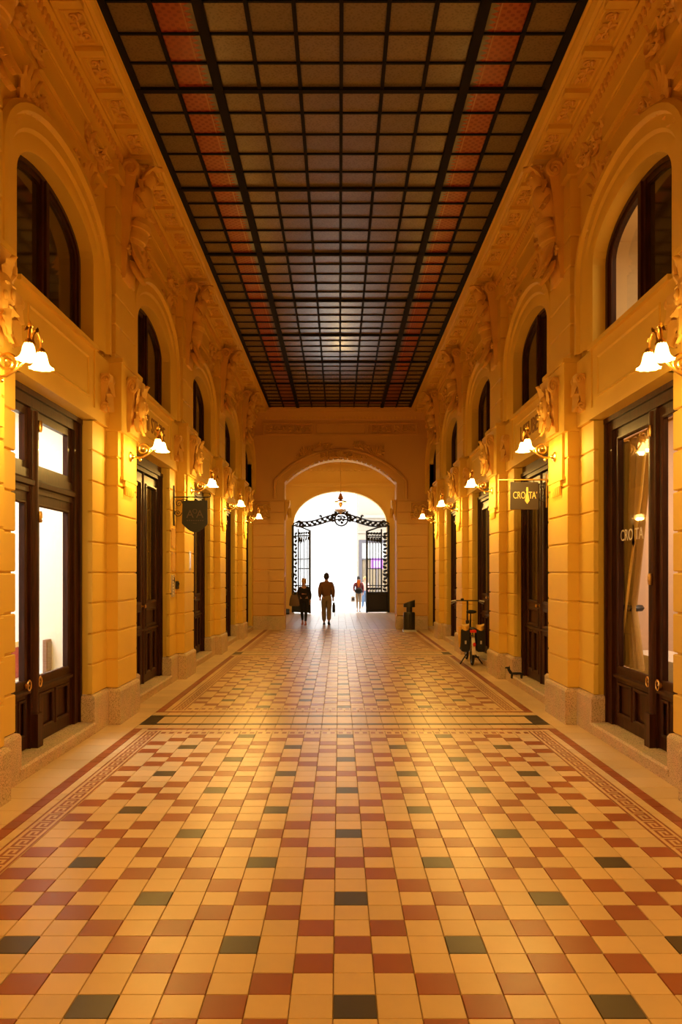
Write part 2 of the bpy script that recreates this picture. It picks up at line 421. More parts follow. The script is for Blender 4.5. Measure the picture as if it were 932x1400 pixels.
def text_mesh(body, size, mat_name, extrude=0.003, align='CENTER', spacing=1.0):
    cu = bpy.data.curves.new('lettering', 'FONT'); cu.body = body; cu.size = size; cu.extrude = extrude; cu.align_x = align; cu.align_y = 'CENTER'
    cu.space_character = spacing; cu.resolution_u = 3
    o = bpy.data.objects.new('lettering', cu); COL.objects.link(o)
    dg = bpy.context.evaluated_depsgraph_get(); me = bpy.data.meshes.new_from_object(o.evaluated_get(dg))
    bpy.data.objects.remove(o); me.materials.clear(); me.materials.append(MATS[mat_name]); return me

# ================================================================== FLOOR
TW = 0.1668
FC = 0.06                                    # field axis
floor_mb = MB(); floor_mb.quad((-3.2,-5,-0.006),(3.2,-5,-0.006),(3.2,YS+0.4,-0.006),(-3.2,YS+0.4,-0.006))
floor = floor_mb.obj('floor', 'grout', kind='structure', label='patterned encaustic tile floor of the arcade, cream with red and black squares')
def tile_geo(mb, x0, x1, y0, y1, z=0.0, g=0.0015, r=0.002):
    i = mb.P((x0+g,y0+g,z-0.006),(x1-g,y0+g,z-0.006),(x1-g,y1-g,z-0.006),(x0+g,y1-g,z-0.006),(x0+g+r,y0+g+r,z),(x1-g-r,y0+g+r,z),(x1-g-r,y1-g-r,z),(x0+g+r,y1-g-r,z))
    for k in range(4):
        n = (k+1) % 4; mb.F(i+k, i+n, i+4+n, i+4+k)
    mb.F(i+4, i+5, i+6, i+7)
def tile_color(c, r):
    a, b = abs((c+3) % 6 - 3), abs((r+3) % 6 - 3)
    if (a, b) in ((0,0),(3,3)): return 2
    return 1 if a+b == 3 else 0
TM = ['tile_cream', 'tile_red', 'tile_black']
Y_BANDS = [1.46, 8.90, 16.34, 23.78]
fields = []
for b0, b1 in zip(Y_BANDS, Y_BANDS[1:]):
    y0, y1 = b0+0.80, b1-0.80
    fields.append((y0, y1))
cand = []
stuff = MB()
for fi, (y0, y1) in enumerate(fields):
    nr = round((y1-y0)/TW)
    for r in range(nr):
        ya = y1-(r+1)*TW if fi == 0 else y0+r*TW
        for c in range(-11, 12):
            xa = FC+(c-0.5)*TW
            col = tile_color(c, r)
            yc = ya+TW/2; px = 466+(xa+TW/2)/yc*1080 if yc > 0.5 else -999; py = 784+1782/max(yc,0.5)
            vis = -40 < px < 972 and py < 1440
            cand.append((yc if vis else yc+100, xa, ya, col))
cand.sort(key=lambda t: t[0])
tile_me = {}
for k in range(3):
    m = MB(); tile_geo(m, -TW/2, TW/2, -TW/2, TW/2); tile_me[k] = m.mesh('tile', TM[k])
for i, (d, xa, ya, col) in enumerate(cand):
    z = random.uniform(-0.0005, 0.0005)
    if i < 300: link('tile', tile_me[col], floor, (xa+TW/2, ya+TW/2, z))
    else: stuff.mi = col; tile_geo(stuff, xa, xa+TW, ya, ya+TW, z)
stuff.obj('far_field_tile', TM, floor, kind='stuff')

# border strips along both walls (plain cream, red stripe, cream fillet, key band) and the cross bands
XI = 11.5*TW
edge = MB(); key = MB()
KEY = ["11111110", "10000010", "10111010", "10100010", "10111111"]
def key_unit(mb, x0, x1, y0, y1, along_y):
    """greek key printed on one tile: rim lines and meander, as thin inlay"""
    rows, cols = 9, 8
    cells = []
    for i in range(cols):
        cells.append((i, 0)); cells.append((i, 8))
        for j in range(5):
            if KEY[j][i] == '1': cells.append((i, j+2))
    for i, j in cells:
        a0, a1 = i/cols, (i+1)/cols; b0, b1 = j/rows, (j+ (0.7 if j in (0,8) else 1))/rows
        if along_y: X0, X1, Y0, Y1 = x0+(x1-x0)*b0, x0+(x1-x0)*b1, y0+(y1-y0)*a0, y0+(y1-y0)*a1
        else: X0, X1, Y0, Y1 = x0+(x1-x0)*a0, x0+(x1-x0)*a1, y0+(y1-y0)*b0, y0+(y1-y0)*b1
        mb.quad((X0,Y0,0.0006),(X1,Y0,0.0006),(X1,Y1,0.0006),(X0,Y1,0.0006))
def run(mb, x0, x1, y0, y1, mi, step=TW, along='y'):
    mb.mi = mi
    if along == 'y':
        n = max(1, round((y1-y0)/step)); h = (y1-y0)/n
        for i in range(n): tile_geo(mb, x0, x1, y0+i*h, y0+(i+1)*h, random.uniform(-.0004,.0004))
    else:
        n = max(1, round((x1-x0)/step)); h = (x1-x0)/n
        for i in range(n): tile_geo(mb, x0+i*h, x0+(i+1)*h, y0, y1, random.uniform(-.0004,.0004))
XK, XF, XR = XI+0.165, XI+0.235, XI+0.325       # key / fillet / red stripe outer edges
y_end = YE+0.05
for s in (-1, 1):
    def X(a, b): return (FC+a, FC+b) if s > 0 else (FC-b, FC-a)
    x0, x1 = X(XR, 2.75); run(edge, x0, x1, 1.0, y_end, 0, 0.30)
    x0, x1 = X(XF, XR); 
    for b0, b1 in zip(Y_BANDS, Y_BANDS[1:]):
        run(edge, x0, x1, b0+0.50, b1-0.50, 1)
        a0, a1 = X(XK, XF); run(edge, a0, a1, b0+0.50, b1-0.50, 0)
        k0, k1 = X(XI, XK); run(edge, k0, k1, b0+0.63, b1-0.63, 0)
        n = round((b1-b0-1.26)/TW); h = (b1-b0-1.26)/n
        for i in range(n):
            key_unit(key, k0, k1, b0+0.63+i*h, b0+0.63+(i+1)*h, True)
for b in Y_BANDS[1:3]:
    xl, xr = FC-XR, FC+XR
    for sg in (-1, 1):
        def Yv(a, c): return (b+a, b+c) if sg > 0 else (b-c, b-a)
        run(edge, FC-XI, FC+XI, *Yv(0.63, 0.80), 0, along='x')
        n = 46; h = 2*XI/n
        for i in range(0, n):       # small dotted key border across
            x = FC-XI+i*h; ya, yb = Yv(0.68, 0.76)
            key.quad((x+h*.2,ya,0.0006),(x+h*.75,ya,0.0006),(x+h*.75,yb,0.0006),(x+h*.2,yb,0.0006))
        run(edge, FC-XF, FC+XF, *Yv(0.555, 0.63), 0, along='x') if False else run(edge, xl+0.09, xr-0.09, *Yv(0.56, 0.63), 0, along='x')
        run(edge, xl+0.09, xr-0.09, *Yv(0.48, 0.56), 1, along='x')
        run(edge, xl, xr, *Yv(0.29, 0.48), 0, along='x')
        run(edge, xl, xr, *Yv(0.20, 0.29), 2, along='x')
    run(edge, xl+0.17, xr-0.17, b-0.20, b+0.20, 0, along='x')
    for x0, x1 in ((xl, xl+0.17), (xr-0.17, xr)): run(edge, x0, x1, b-0.20, b+0.20, 2, 0.2)
run(edge, FC-XR, FC+XR, YE-0.42, y_end, 0, along='x')
edge.obj('border_tile', TM, floor, kind='stuff')
key.obj('greek_key_inlay', 'tile_red', floor, kind='stuff')
vest = MB()
for i in range(int(4.8/0.24)+1):
    for j in range(int((YS+0.3-y_end)/0.24)):
        tile_geo(vest, -2.42+i*0.24, -2.42+(i+1)*0.24, y_end+j*0.24, y_end+(j+1)*0.24, random.uniform(-.0006,.0006))
vest.obj('passage_tile', 'tile_vest', floor, kind='stuff')

# ================================================================== SIDE WALLS
def profile(o, back=-0.05):
    return [(back,-(FL+o)),(o,-(FL+o)),(o,-(PH+o)),(PP+o,-(PH+o)),(PP+o,PH+o),(o,PH+o),(o,FL+o),(back,FL+o)]
def course(mb, h, prof=profile, ch=0.009, gap=0.013):
    r = [(z, o) for z, o in ((gap/2, -ch), (gap/2+ch, 0), (h-gap/2-ch, 0), (h-gap/2, -ch))]
    mb.rings([[(x,y,z) for x,y in prof(o)] for z, o in r])
HC = 0.322
m = MB(); course(m, HC); block_me = m.mesh('stone_block', 'plaster')
m = MB()
def plinth_prof(o): return profile(o+0.035, -0.20)
m.rings([[(x,y,z) for x,y in plinth_prof(o)] for z, o in ((0,0),(0.36,0),(0.385,-0.012),(0.395,-0.035))]); plinth_me = m.mesh('plinth_stone', 'granite')
m = MB()
def up_prof(o): return [(-0.03,-(0.41+o)),(PP-0.02+o,-(0.41+o)),(PP-0.02+o,0.41+o),(-0.03,0.41+o)]
course(m, HC, up_prof); upblock_me = m.mesh('upper_block', 'plaster')
# pilaster slab with moulded foot and drops
m = MB()
xf = PP
m.box(xf-0.01, xf+0.028, -0.27, 0.27, 2.72, 3.24); m.box(xf-0.01, xf+0.036, -0.30, 0.30, 2.69, 2.725); m.box(xf-0.01, xf+0.03, -0.20, 0.20, 2.63, 2.695); slab_me = m.mesh('pilaster_slab', 'plaster')
m = MB(); m.lathe([(0.014,0),(0.020,0.05),(0.020,0.10)], (0,0,0), 8); drop_me = m.mesh('drop', 'plaster', 40)

# lower console with mask, on the entablature block
def mask_console():
    mb = MB()
    body = [(0.0,-0.33),(0.05,-0.33),(0.07,-0.2),(0.08,-0.05),(0.12,0.1),(0.17,0.22),(0.17,0.29),(0.0,0.29)]
    mb.rings([[(x,y,z) for x,z in body] for y in (-0.20,0.20)])
    return mb
def mask_face():
    mb = MB()
    mb.ball((0.17,0,-0.02), 0.13, 12, 8, (0.75,0.85,1.15))
    mb.ball((0.275,0,-0.03), 0.028, 8, 5, (1,0.8,1.5))            # nose
    for s in (-1,1):
        mb.ball((0.245,s*0.05,0.035), 0.03, 8, 4, (0.6,1.3,0.5))  # brows
        mb.ball((0.235,s*0.06,-0.05), 0.035, 8, 4, (0.7,1,1))     # cheeks
        leaf(mb, (0.12,s*0.08,0.02), (0.2,s*0.6,0.9), (1,0,0), 0.20, 0.10, 0.3)
        leaf(mb, (0.12,s*0.10,-0.04), (0.2,s*1,-0.5), (1,0,0), 0.18, 0.10, 0.3)
        leaf(mb, (0.10,s*0.04,-0.12), (0.15,s*0.5,-1), (1,0,0), 0.24, 0.11, 0.25)
        leaf(mb, (0.10,s*0.12,-0.18), (0.15,s*0.4,-1), (1,0,0), 0.17, 0.09, 0.4)
    mb.ball((0.25,0,-0.115), 0.025, 8, 4, (0.7,1.3,0.6))          # mouth / beard
    leaf(mb, (0.2,0,-0.13), (0.05,0,-1), (1,0,0), 0.18, 0.12, 0.2)
    leaf(mb, (0.18,0,0.08), (0.3,0,1), (1,0,0), 0.20, 0.14, 0.5)
    return mb
def volute_pair(yh, c, r, tr):
    mb = MB()
    for s in (-1, 1):
        spiral(mb, (c[0], s*yh, c[1]), (-1,0,0), (0,0,1), r, 1.75, tr, start=PI*0.0, steps=14)
    return mb
console_me = mask_console().mesh('console_body', 'plaster_ornament', 40)
mask_me = mask_face().mesh('carved_mask', 'plaster_ornament', 50)
volute_me = volute_pair(0.205, (0.10,0.19), 0.095, 0.030).mesh('volute', 'plaster_ornament', 50)
# small flank console: scroll with leaf
m = MB()
m.rings([[(x,y,z) for x,z in [(0,-0.2),(0.03,-0.2),(0.05,-0.05),(0.09,0.12),(0.09,0.19),(0,0.19)]] for y in (-0.075,0.075)])
for s in (-1,1): spiral(m, (0.055,s*0.08,0.13), (-1,0,0), (0,0,1), 0.055, 1.6, 0.018)
for s in (-1,1): spiral(m, (0.04,s*0.08,-0.16), (1,0,0), (0,0,1), 0.04, 1.5, 0.014)
leaf(m, (0.05,0,-0.02), (0.1,0,-1), (1,0,0), 0.2, 0.13, 0.2); leaf(m, (0.07,0,0.1), (0.15,0,-1), (1,0,0), 0.16, 0.1, 0.2)
flank_me = m.mesh('scroll_bracket', 'plaster_ornament', 50)
# upper figure console: bust, drum and foliage leaning out from the upper pilaster (z measured from 5.0)
m = MB()
m.rings([[(x,y,z) for x,z in [(0,0.0),(0.05,0.0),(0.08,0.35),(0.11,0.75),(0.16,1.1),(0.20,1.28),(0,1.28)]] for y in (-0.17,0.17)]); shaft_me = m.mesh('console_shaft', 'plaster_ornament', 40)
m = volute_pair(0.18, (0.115,1.22), 0.10, 0.032); topvol_me = m.mesh('volute', 'plaster_ornament', 50)
m = MB()
Rh = Matrix.Rotation(0.35, 3, 'Y')
m.ball((0.27,0,1.17), 0.10, 12, 8, (0.95,0.85,1.2), Rh)
m.ball((0.365,0,1.15), 0.022, 8, 5, (1.2,0.8,1.4))
for s in (-1,1):
    m.ball((0.34,s*0.04,1.19), 0.022, 8, 4, (0.7,1.3,0.6)); leaf(m, (0.24,s*0.06,1.2), (0.5,s*0.5,0.6), (1,0,0), 0.15, 0.09, 0.5)
    leaf(m, (0.2,s*0.09,1.12), (0.1,s*0.5,-1), (1,s*0.5,0), 0.22, 0.09, 0.3)
m.ball((0.335,0,1.095), 0.02, 8, 4, (0.8,1.4,0.7))
leaf(m, (0.25,0,1.27), (0.9,0,0.3), (0,0,1), 0.17, 0.14, -0.3)
bust_head_me = m.mesh('bust_head', 'plaster_ornament', 50)
m = MB()
m.rings([[(0.15+0.13*math.cos(a)*w+off, 0.15*math.sin(a)*w2, z) for a in [2*PI*k/12 for k in range(12)]] for z, w, w2, off in ((0.72,0.7,0.75,-0.01),(0.82,0.85,0.95,0.0),(0.93,1.0,1.15,0.03),(1.02,0.8,1.1,0.06),(1.08,0.45,0.5,0.09))])
for k in range(5):
    a = -0.9+k*0.45; leaf(m, (0.16,0.15*math.sin(a),0.92), (0.35,math.sin(a),-0.8), (1,0,0.2), 0.20, 0.11, 0.3)
torso_me = m.mesh('bust_torso', 'plaster_ornament', 50)
m = MB()
R2 = Matrix.Rotation(-0.35, 3, 'Y')
dr = [(0.085,-0.16),(0.10,-0.15),(0.10,-0.11),(0.112,-0.10),(0.112,-0.04),(0.105,-0.03),(0.105,0.02),(0.118,0.03),(0.118,0.09),(0.10,0.10),(0.09,0.15)]
rr = []
for r_, h_ in dr:
    ring = []
    for k in range(14):
        a = 2*PI*k/14; p = Matrix.Rotation(0.30, 3, 'Y') @ Vector((r_*math.cos(a), r_*1.15*math.sin(a), h_)); ring.append((0.16+p.x, p.y, 0.57+p.z))
    rr.append(ring)
m.rings(rr); drum_me = m.mesh('carved_drum', 'plaster_ornament', 40)
m = MB()
rnd = random.Random(3)
for k in range(7):
    a = -1.0+2.0*k/6; leaf(m, (0.10,0.10*math.sin(a),0.40), (0.20,0.55*math.sin(a),-1), (1,0,0), 0.30+0.10*rnd.random(), 0.12, 0.35)
for k in range(5):
    a = -0.9+1.8*k/4; leaf(m, (0.09,0.12*math.sin(a),0.20), (0.25,0.6*math.sin(a),-1), (1,0,0), 0.22, 0.10, 0.4)
spiral(m, (0.10,0.17,0.30), (0,1,0), (0,0,1), 0.06, 1.4, 0.02); spiral(m, (0.10,-0.17,0.30), (0,-1,0), (0,0,1), 0.06, 1.4, 0.02)
bunch_me = m.mesh('leaf_bunch', 'plaster_ornament', 50)
# spandrel ornament, frieze clusters, coffers
m = MB(); palmette(m, (0.0, 0, -0.22), 0.46); palm_me = m.mesh('palmette', 'plaster_ornament', 50)
def spandrel(sg):
    mb = MB(); rnd = random.Random(11)
    path = [(sg*y, 5.60-4.83 + z) for y, z in ((0.42,0.02),(0.62,-0.06),(0.82,-0.17),(0.98,-0.30),(1.10,-0.46))]
    scrollwork(mb, path, 0.065, rnd); return mb
sp_me = {s: spandrel(s).mesh('scroll_ornament', 'plaster_ornament', 50) for s in (-1, 1)}
cl_me = []
for k in range(2):
    mb = MB(); rnd = random.Random(20+k); scrollwork(mb, [(-0.26,0.03),(-0.12,-0.02),(0.03,0.03),(0.17,-0.02),(0.30,0.02)], 0.075, rnd); cl_me.append(mb.mesh('leaf_cluster', 'plaster_ornament', 50))
m = MB(); m.box(-0.005, 0.035, -0.55, 0.55, -0.10, 0.12); m2 = m; panel_me = m.mesh('frieze_panel', 'plaster')
# coffer frame with rosette on the sloping cove (local: x down-slope normal handled by rotation baked here)
S0, S1 = Vector((0.165,0,6.40)), Vector((0.415,0,6.40))
su = (S1-S0).normalized(); sn = Vector((su.z,0,-su.x)); sl = (S1-S0).length
mid = (S0+S1)/2
def slope(u, y, h): p = S0 + su*u + sn*h; return (p.x, y, p.z)
def slope_mb(): return MB(slope)
m = MB(lambda a,b,c: slope(a,b,c)); m.box(-0.0, sl, -0.045, 0.045, -0.01, 0.045); rib_me = m.mesh('cove_rib', 'plaster')
m = MB(lambda a,b,c: slope(b+sl/2, a, c))
def frame_z(mb, a0, a1, b0, b1, w, h):
    def rect(i, z): return [(a0+i,b0+i,z),(a1-i,b0+i,z),(a1-i,b1-i,z),(a0+i,b1-i,z)]
    R = [rect(0,0), rect(w*.2,h), rect(w*.7,h), rect(w,0)]
    bb = [mb.P(*r) for r in R]
    for p, q in zip(bb, bb[1:]):
        for k in range(4):
            n = (k+1) % 4; mb.F(p+k, p+n, q+n, q+k)
frame_z(m, -0.22, 0.22, -0.105, 0.105, 0.03, 0.022); coffer_me = m.mesh('coffer_frame', 'plaster', None)
m = MB(lambda a,b,c: slope(b+sl/2, a, c)); rosette(m, (0,0,0.005), (0,0,1), (1,0,0), 0.075, 6)
for q in (-1,1): spiral(m, (q*0.12,0.02*q,0.01), (1,0,0), (0,1,0), 0.045, 1.2, 0.014); leaf(m, (q*0.10,-0.03*q,0.0), (q,0.3,0), (0,0,1), 0.09, 0.05, 0.3, 2, 4)
ros_me = m.mesh('rosette', 'plaster_ornament', 50)

ROOF_Z = 6.72
W_Y0, W_Y1 = -4.0, YE+0.1
LINT0, LINT1 = 3.235, 3.95
walls = {}
for s in (-1, 1):
    mb = side_mb(s)
    yps = YP + YPB
    for yp in yps:
        mb.box(-0.235, -0.018, yp-FL+0.04, yp+FL-0.04, 0, 3.98)
        mb.box(-0.03, PP-0.018, yp-PH+0.018, yp+PH-0.018, 0, 3.98)
        mb.box(-0.05, 0.035, yp-FL-0.02, yp+FL+0.02, LINT0, LINT1)                   # flank block of the entablature
        mb.box(-0.05, PP+0.045, yp-PH-0.03, yp+PH+0.03, LINT0-0.03, LINT1)            # pilaster block
        mb.box(-0.05, PP+0.065, yp-PH-0.05, yp+PH+0.05, LINT1, LINT1+0.045)
        mb.box(-0.03, PP-0.036, yp-0.392, yp+0.392, 3.98, 6.13)                       # core of the upper pilaster
        mb.box(-0.03, PP+0.02, yp-0.44, yp+0.44, 6.00, 6.16)
    for yb in YB:
        a, b = yb-(PER/2-FL)-0.0, yb+(PER/2-FL)+0.0
        mb.box(-0.16, 0.02, a-0.03, b+0.03, LINT0+0.11, LINT1)                         # lintel band
        mb.box(-0.16, 0.045, a-0.03, b+0.03, LINT0, LINT0+0.11)                        # fascia
        mb.box(-0.16, 0.06, a-0.03, b+0.03, LINT1, LINT1+0.045)                        # sill moulding
        mb.box(-0.45, 0.0, a-0.05, b+0.05, 3.60, 4.02)
        arch_panel(mb, yb, 0.97, 4.83, 0.40, yb-PER/2, yb+PER/2, 4.0, 6.13, -0.012, -0.20)
    # plain wall behind the viewer and the last half bay
    for a, b in ((W_Y0, YPB[1]-FL), (YPB[1]+FL, YPB[0]-FL), (YPB[0]+FL, YP[0]-FL)):
        mb.box(-0.45, -0.14, a-0.05, b+0.05, 0, 4.0)
    mb.box(-0.45, -0.012, W_Y0, YP[0]-0.1, 3.98, 6.13)
    mb.box(-0.45, -0.0, YB[-1]+PER/2-FL, W_Y1, 0, 6.13)
    mb.box(-0.05, 0.02, W_Y0, W_Y1, 5.86, 6.12)                                       # frieze band
    # outer skin (keeps daylight out); the two lit shops of the first bay have rooms of their own
    ra, rb = YP[0]-0.3, YP[1]+0.3
    for a, b, z0, z1 in ((W_Y0, ra, 0, ROOF_Z), (rb, W_Y1, 0, ROOF_Z), (ra, rb, 3.7, 4.0 if s > 0 else ROOF_Z), (ra, rb, 5.6 if s > 0 else 6.5, ROOF_Z)):
        mb.box(-0.55, -0.45, a, b, z0, z1)
    w = mb.obj('wall_'+SN[s], 'plaster', kind='structure', label='yellow plastered %s arcade wall with rusticated piers and arched upper windows' % SN[s]); walls[s] = w
    r = rz(s)
    for yp in yps:
        inview = yp > 4
        link('plinth_stone', plinth_me, w, at(s,0,yp,0), r)
        for k in range(9): link('stone_block', block_me, w, at(s,0,yp,0.385+k*(2.85/9)) if False else at(s,0,yp,0.392+k*0.3165), r).scale = (1,1,0.3165/HC)
        link('pilaster_slab', slab_me, w, at(s,0,yp,0), r)
        if not inview: continue
        for k in range(5): link('drop', drop_me, w, at(s, PP+0.02, yp+(k-2)*0.075, 2.53), r)
        for k in range(6): link('upper_block', upblock_me, w, at(s,0,yp,4.05+k*HC), r)
        cr = link('mask_console', console_me, w, at(s, PP+0.045, yp, 3.56), r)
        for nm, me in (('carved_mask', mask_me), ('volute', volute_me)): link(nm, me, cr, (0,0,0))
        cr.scale = (0.66, 0.95, 1.0)
        for q in (-1, 1): link('scroll_bracket', flank_me, w, at(s, 0.035, yp+q*0.645, 3.57), r)
        fg = link('figure_console', shaft_me, w, at(s, PP-0.03, yp, 4.97), r)
        for nm, me in (('volute', topvol_me), ('bust_head', bust_head_me), ('bust_torso', torso_me), ('carved_drum', drum_me), ('leaf_bunch', bunch_me)): link(nm, me, fg)
    for bi, yb in enumerate(YB):
        av = MB()
        archivolt(av, 0, (0.97,4.83,0.40), (1.40,4.83,0.775), 4.0, [(0,-0.012),(0,0.012),(0.06,0.022),(0.38,0.022),(0.46,0.045),(0.72,0.045),(0.78,0.085),(0.92,0.085),(1.0,0.05),(1.0,-0.012)])
        if bi == 0 and s < 0: av_me = av.mesh('archivolt', 'plaster', 35)
        link('archivolt', av_me, w, at(s,0,yb,0), r)
        for q in (-1, 1):
            link('palmette', palm_me, w, at(s, -0.012, yb+q*0.74, 5.585), r).scale = (1.3,0.9,0.9)
            link('scroll_ornament', sp_me[q], w, at(s, 0.0, yb, 4.86), r).scale = (1.6,1,1)
        for q in (-1, 1): link('leaf_cluster', cl_me[0 if q < 0 else 1], w, at(s, 0.02, yb+q*0.92, 5.99), r).scale = (1.6,1,1)
        link('frieze_panel', panel_me, w, at(s, 0.02, yb, 5.98), r)
        lp = MB()
        ring_frame(lp, -0.78, 0.78, 3.43, 3.85, 0.03, 0.018, 0.034)
        if bi == 0 and s < 0: lp_me = lp.mesh('lintel_moulding', 'plaster')
        link('lintel_moulding', lp_me, w, at(s,0,yb,0), r)
        st = MB(); st.rings([[(x,y,z) for x,z in [(-0.20,0),(0.03,0),(0.045,0.10),(0.03,0.12),(-0.20,0.125)]] for y in (-(PER/2-FL)+0.0,(PER/2-FL)-0.0)])
        if bi == 0 and s < 0: st_me = st.mesh('threshold_step', 'granite')
        link('threshold_step', st_me, w, at(s,0,yb,0), r)
# engraved staircase inscriptions above the second bay
for s, tx in ((1, 'I STUBE'), (-1, 'II STUBE')):
    o = link('inscription', text_mesh(tx, 0.30, 'engraving', 0.004), walls[s])
    o.matrix_local = Matrix.Translation(at(s, 0.024, YB[1]+(-0.05 if s > 0 else 0), 3.63)) @ (Matrix.Rotation(PI/2, 4, 'Z') if s < 0 else Matrix.Rotation(-PI/2, 4, 'Z')) @ Matrix.Rotation(PI/2, 4, 'X')
    o['kind'] = 'stuff'
back = MB(); back.box(-3.2, 3.2, W_Y0-0.2, W_Y0, 0, ROOF_Z)  # unseen wall, added to block sky light where the arcade would run on
back.obj('wall_back_blocker', 'plaster', kind='structure', label='plain yellow wall added behind the viewer to keep sky light out')

# ================================================================== CEILING: cove, skylight frame, panes, bars
cm = MB()
cm.box(-3.3, 3.3, W_Y0-0.2, YE+0.2, ROOF_Z, ROOF_Z+0.1)
ceiling = cm.obj('ceiling', 'dark_void', kind='structure', label='coffered cove and gridded glass skylight over the arcade')
CV = [(-0.02,6.10),(0.06,6.10),(0.06,6.125),(0.075,6.13),(0.085,6.20),(0.11,6.29),(0.15,6.355),(0.15,6.385),(S0.x,6.40),(S1.x,6.40),(0.425,6.41),(0.425,6.43),(0.455,6.44),(0.48,6.48),(0.485,6.50),(0.50,6.515),(P0-XG-0.0,6.515),(P0-XG,6.56)]
YC1 = 23.10
for s in (-1, 1):
    mb = side_mb(s)
    a = [(x, W_Y0, z) for x, z in CV]; b = [(x, YC1+0.34-min(x,0.5)*0.0, z) for x, z in CV]
    mb.strip(b, a); mb.obj('cove_moulding', 'plaster', ceiling, smooth=None)
    for i in range(30):
        y = YP[0]-0.02+i*0.62
        if y > YC1: break
        link('cove_rib', rib_me, ceiling, at(s,0,y,0), rz(s))
        near = min(abs(y+0.31-yp) for yp in YP)
        link('coffer_frame', coffer_me, ceiling, at(s,0,y+0.31,0), rz(s)); link('rosette', ros_me, ceiling, at(s,0,y+0.31,0), rz(s))
    # egg and dart line under the cove
    eg = side_mb(s)
    y = YP[0]-0.6
    while y < YE-0.1:
        eg.ball((0.115, y, 6.275), 0.034, 6, 4, (0.8,0.9,1.5)); y += 0.085
    eg.obj('egg_moulding', 'plaster_ornament', ceiling, kind='stuff')
# pane grid
CW, RH = 0.41, 0.413
Y0G = 7.99-RH*5*2          # a thick beam sits at 7.99
nrow_total = int(round((YC1-Y0G)/RH)); RH = (YC1-Y0G)/nrow_total
pane_me = {}
for kind, mt in ((0,'pane_glass'),(1,'pane_red')):
    m = MB(); m.box(-CW/2, CW/2, -RH/2, RH/2, 0, 0.012); pane_me[kind] = m.mesh('glass_pane', mt)
cand = []
for r in range(-12, nrow_total):
    y = Y0G+(r+0.5)*RH
    vis = y > 6.55
    for c in range(10):
        red = c in (1, 8) or (r == nrow_total-2 and 1 <= c <= 8)
        rot = 0.0 if c == 1 else (PI if c == 8 else 0.0)
        if r == nrow_total-2 and 1 < c < 8: rot = -PI/2
        cand.append((y if vis else y+100, -XG+CW*(c+0.5)+0.02, y, red, rot))
cand.sort(key=lambda t: t[0])
far = MB(); farred = MB()
for i, (d, x, y, red, rot) in enumerate(cand):
    if i < 300 and d < 90: link('glass_pane', pane_me[1 if red else 0], ceiling, (x, y, ZG+random.uniform(0,0.004)), rot)
    else:
        q = farred if red else far
        q.box(x-CW/2, x+CW/2, y-RH/2, y+RH/2, ZG+0.001, ZG+0.013)
far.obj('far_pane', 'pane_glass', ceiling, kind='stuff')
farred.obj('far_red_pane', 'red_pane_back', ceiling, kind='stuff')
def bar(x0, x1, y0, y1, w_name='glazing_bar', drop=0.05):
    b = MB(); b.box(x0, x1, y0, y1, ZG-drop, ZG+0.0); b.obj(w_name, 'glazing_iron', ceiling)
for c in range(11):
    x = -XG+CW*c+0.02; w = 0.045 if c in (2, 8) else (0.04 if c in (0, 10) else 0.018)
    bar(x-w, x+w, W_Y0, YC1, drop=0.04 if c in (2,8) else 0.025)
for r in range(-4, nrow_total+1):
    y = Y0G+r*RH; w = 0.030 if (r % 5 == 0) else 0.012
    if r == nrow_total: w = 0.045
    bar(-XG+0.02, XG+0.02, y-w, y+w, drop=0.032 if r % 5 == 0 else 0.014)
# end cove above the end wall
em = MB(lambda lx, ly, z: (C+ly, YE+0.0-lx, z))
CVE = [(0.0,6.20),(0.05,6.20),(0.08,6.25),(0.20,6.40),(0.20,6.43),(0.24,6.44),(0.27,6.47),(0.27,6.50),(0.30,6.515),(0.30,6.56)]
em.strip([(x,-2.5,z) for x,z in CVE], [(x,2.5,z) for x,z in CVE]); em.obj('end_cove_moulding', 'plaster_end', ceiling)

